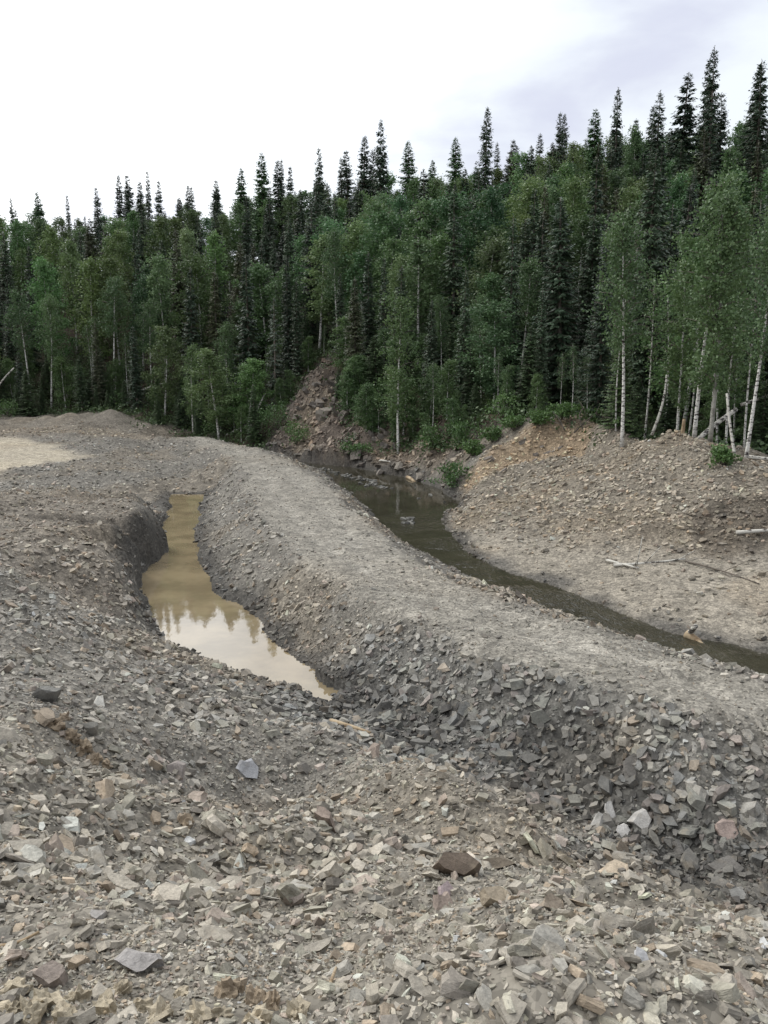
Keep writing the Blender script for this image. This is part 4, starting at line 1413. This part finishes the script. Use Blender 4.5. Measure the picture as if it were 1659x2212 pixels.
log('fallen_birch', D(1510, 948, 26.6), D(1590, 885, 28.0), .085, .075, M_WHITE, 'broken white birch log propped up behind the spoil bank', seed=1)
log('fallen_birch', D(1600, 875, 29.5), D(1720, 830, 29), .06, .045, M_WHITE, 'slanting thin white birch stem in the dark forest edge', seed=2)
log('fallen_birch', D(1610, 986, 24.5), D(1720, 990, 24.2), .06, .05, M_WHITE, 'white birch log lying flat at the outer end of the bank', seed=3)
log('leaning_birch', G3(530, 950, -.1), D(573, 850, 53.5), .075, .05, M_WHITE, 'short white leaning birch stem beyond the causeway', 'tree stem', seed=4)
log('fallen_birch', G3(488, 940, .0), D(556, 905, 53.0), .06, .03, M_WHITE, 'pale fallen stem slanting up beside the leaning stem', seed=5)
log('fallen_birch', D(280, 852, 61), D(362, 826, 61), .07, .05, M_WHITE, 'fallen white birch trunk hanging across the forest edge', seed=6, twigs=2)
log('leaning_birch', D(-10, 842, 62), D(30, 795, 62), .07, .05, M_WHITE, 'leaning white stem at the edge of the clearing', 'tree stem', seed=7)
log('leaning_birch', D(1408, 940, 29), D(1440, 810, 29.5), .055, .03, M_WHITE, 'leaning white birch pole beside the scarred birch', 'tree stem', seed=8)
log('leaning_birch', D(1592, 1010, 24.5), D(1570, 850, 25.3), .05, .035, M_WHITE, 'broken thin birch pole leaning toward the grey trunk', 'tree stem', seed=9)
log('broken_stump', D(1474, 942, 26.8), D(1478, 905, 26.8), .07, .05, M_WOOD, 'short splintered yellow stump on the spoil bank peak', 'stump', seed=10, bend=.0)
log('dead_branch', G3(1310, 1215, .06), G3(1380, 1232, .05), .035, .02, M_WHITE, 'short white branch crossing the long one on the gravel bar', 'branch', seed=11, twigs=3)
log('dead_branch', G3(1325, 1226, .05), G3(1480, 1212, .05), .04, .018, M_WHITE, 'long thin white branch lying on the gravel bar', 'branch', seed=12, twigs=4)
log('dead_branch', G3(1480, 1215, .03), G3(1640, 1265, .03), .025, .012, M_BARK, 'thin brown bough lying on the gravel bar', 'branch', seed=13, twigs=5, bend=.06)
log('driftwood', G3(1483, 1375, .04), G3(1512, 1395, .05), .09, .06, M_WOOD, 'forked pale driftwood lump at the edge of the stream', 'log', seed=14, twigs=2)
log('driftwood', G3(1488, 1378, .05), D(1503, 1352, 14.6), .05, .045, M_WHITE, 'whitish stub of wood sticking up from the driftwood', 'log', seed=15, bend=.0)
log('dead_branch', G3(1590, 1155, .05), G3(1700, 1150, .05), .05, .04, M_WHITE, 'white pole lying at the foot of the dark root heap', 'branch', seed=16)
log('dead_branch', G3(880, 1035, .08), G3(897, 1046, .06), .09, .06, M_WOOD, 'small yellowish broken log at the pool edge', 'log', seed=17)
log('dead_branch', D(820, 995, 41), D(865, 1002, 39.5), .05, .03, M_WHITE, 'curved pale branch on the bank below the lone birch', 'branch', seed=18, bend=.12)
log('fallen_birch', D(1000, 968, 37.5), D(1130, 900, 39), .045, .03, M_GREYBARK, 'thin grey fallen stem lying across the mossy slope', 'log', seed=19)
log('root', G3(715, 1560, .02), G3(800, 1592, .05), .035, .02, M_WOOD, 'yellowish split root lying at the end of the pond', 'root', seed=20, bend=.06, twigs=2)
log('dry_stalk', G3(208, 2070, .01), G3(228, 2205, .02), .006, .004, M_WOOD, 'thin dry straw stalk lying on the near rubble', 'stalk', seed=21, bend=.06)
log('dry_stalk', G3(-10, 2062, .02), G3(85, 2030, .02), .008, .005, M_WOOD, 'pale straight stick beside a long flat slab', 'stick', seed=22, bend=.03)
log('dry_stalk', G3(713, 2140, .02), G3(726, 2110, .03), .006, .005, M_WOOD, 'short whitish splinter of wood on the rubble', 'stick', seed=23, bend=.0)
for j, (u, v, u2, v2) in enumerate(((1240, 935, 1290, 890), (1270, 950, 1262, 880), (1300, 940, 1350, 905), (1220, 930, 1200, 895), (1330, 950, 1300, 900), (1580, 1180, 1640, 1150), (1600, 1200, 1650, 1210), (1560, 1190, 1530, 1160))):
    dd = 32.2 if v < 1000 else 19.8
    log('root', D(u, v, dd), D(u2, v2, dd + .4), .03, .012, M_BARK, 'dark bare root sticking out of the torn bank edge', 'root', 'roots of the torn bank', .1, 30 + j, 4)
shrub(1065, 955, 50, 30, 0, 'round green bush growing along the cut bank edge', 40)
shrub(1110, 930, 60, 30, 0, 'ragged dark green bush growing along the cut bank edge', 41)
shrub(1165, 918, 50, 28, 0, 'low spreading green bush growing along the cut bank edge', 42)
shrub(1215, 908, 60, 34, 0, 'dense dark green bush growing along the cut bank edge', 43)
shrub(1290, 915, 50, 30, 0, 'thin green bush growing along the cut bank edge', 44)
shrub(1020, 985, 50, 34, 0, 'leafy dark green bush growing along the cut bank edge', 45)
shrub(640, 960, 60, 50, 0, 'round green bush growing along the scree foot', 46)
shrub(600, 930, 70, 60, 0, 'ragged dark green bush growing along the scree foot', 47)
shrub(430, 915, 60, 34, 0, 'low spreading green bush growing along the clearing edge', 48)
shrub(350, 885, 60, 40, 0, 'dense dark green bush growing along the clearing edge', 49)
shrub(260, 880, 50, 30, 0, 'thin green bush growing along the clearing edge', 50)
shrub(20, 900, 60, 36, 0, 'leafy dark green bush growing along the clearing edge', 51)
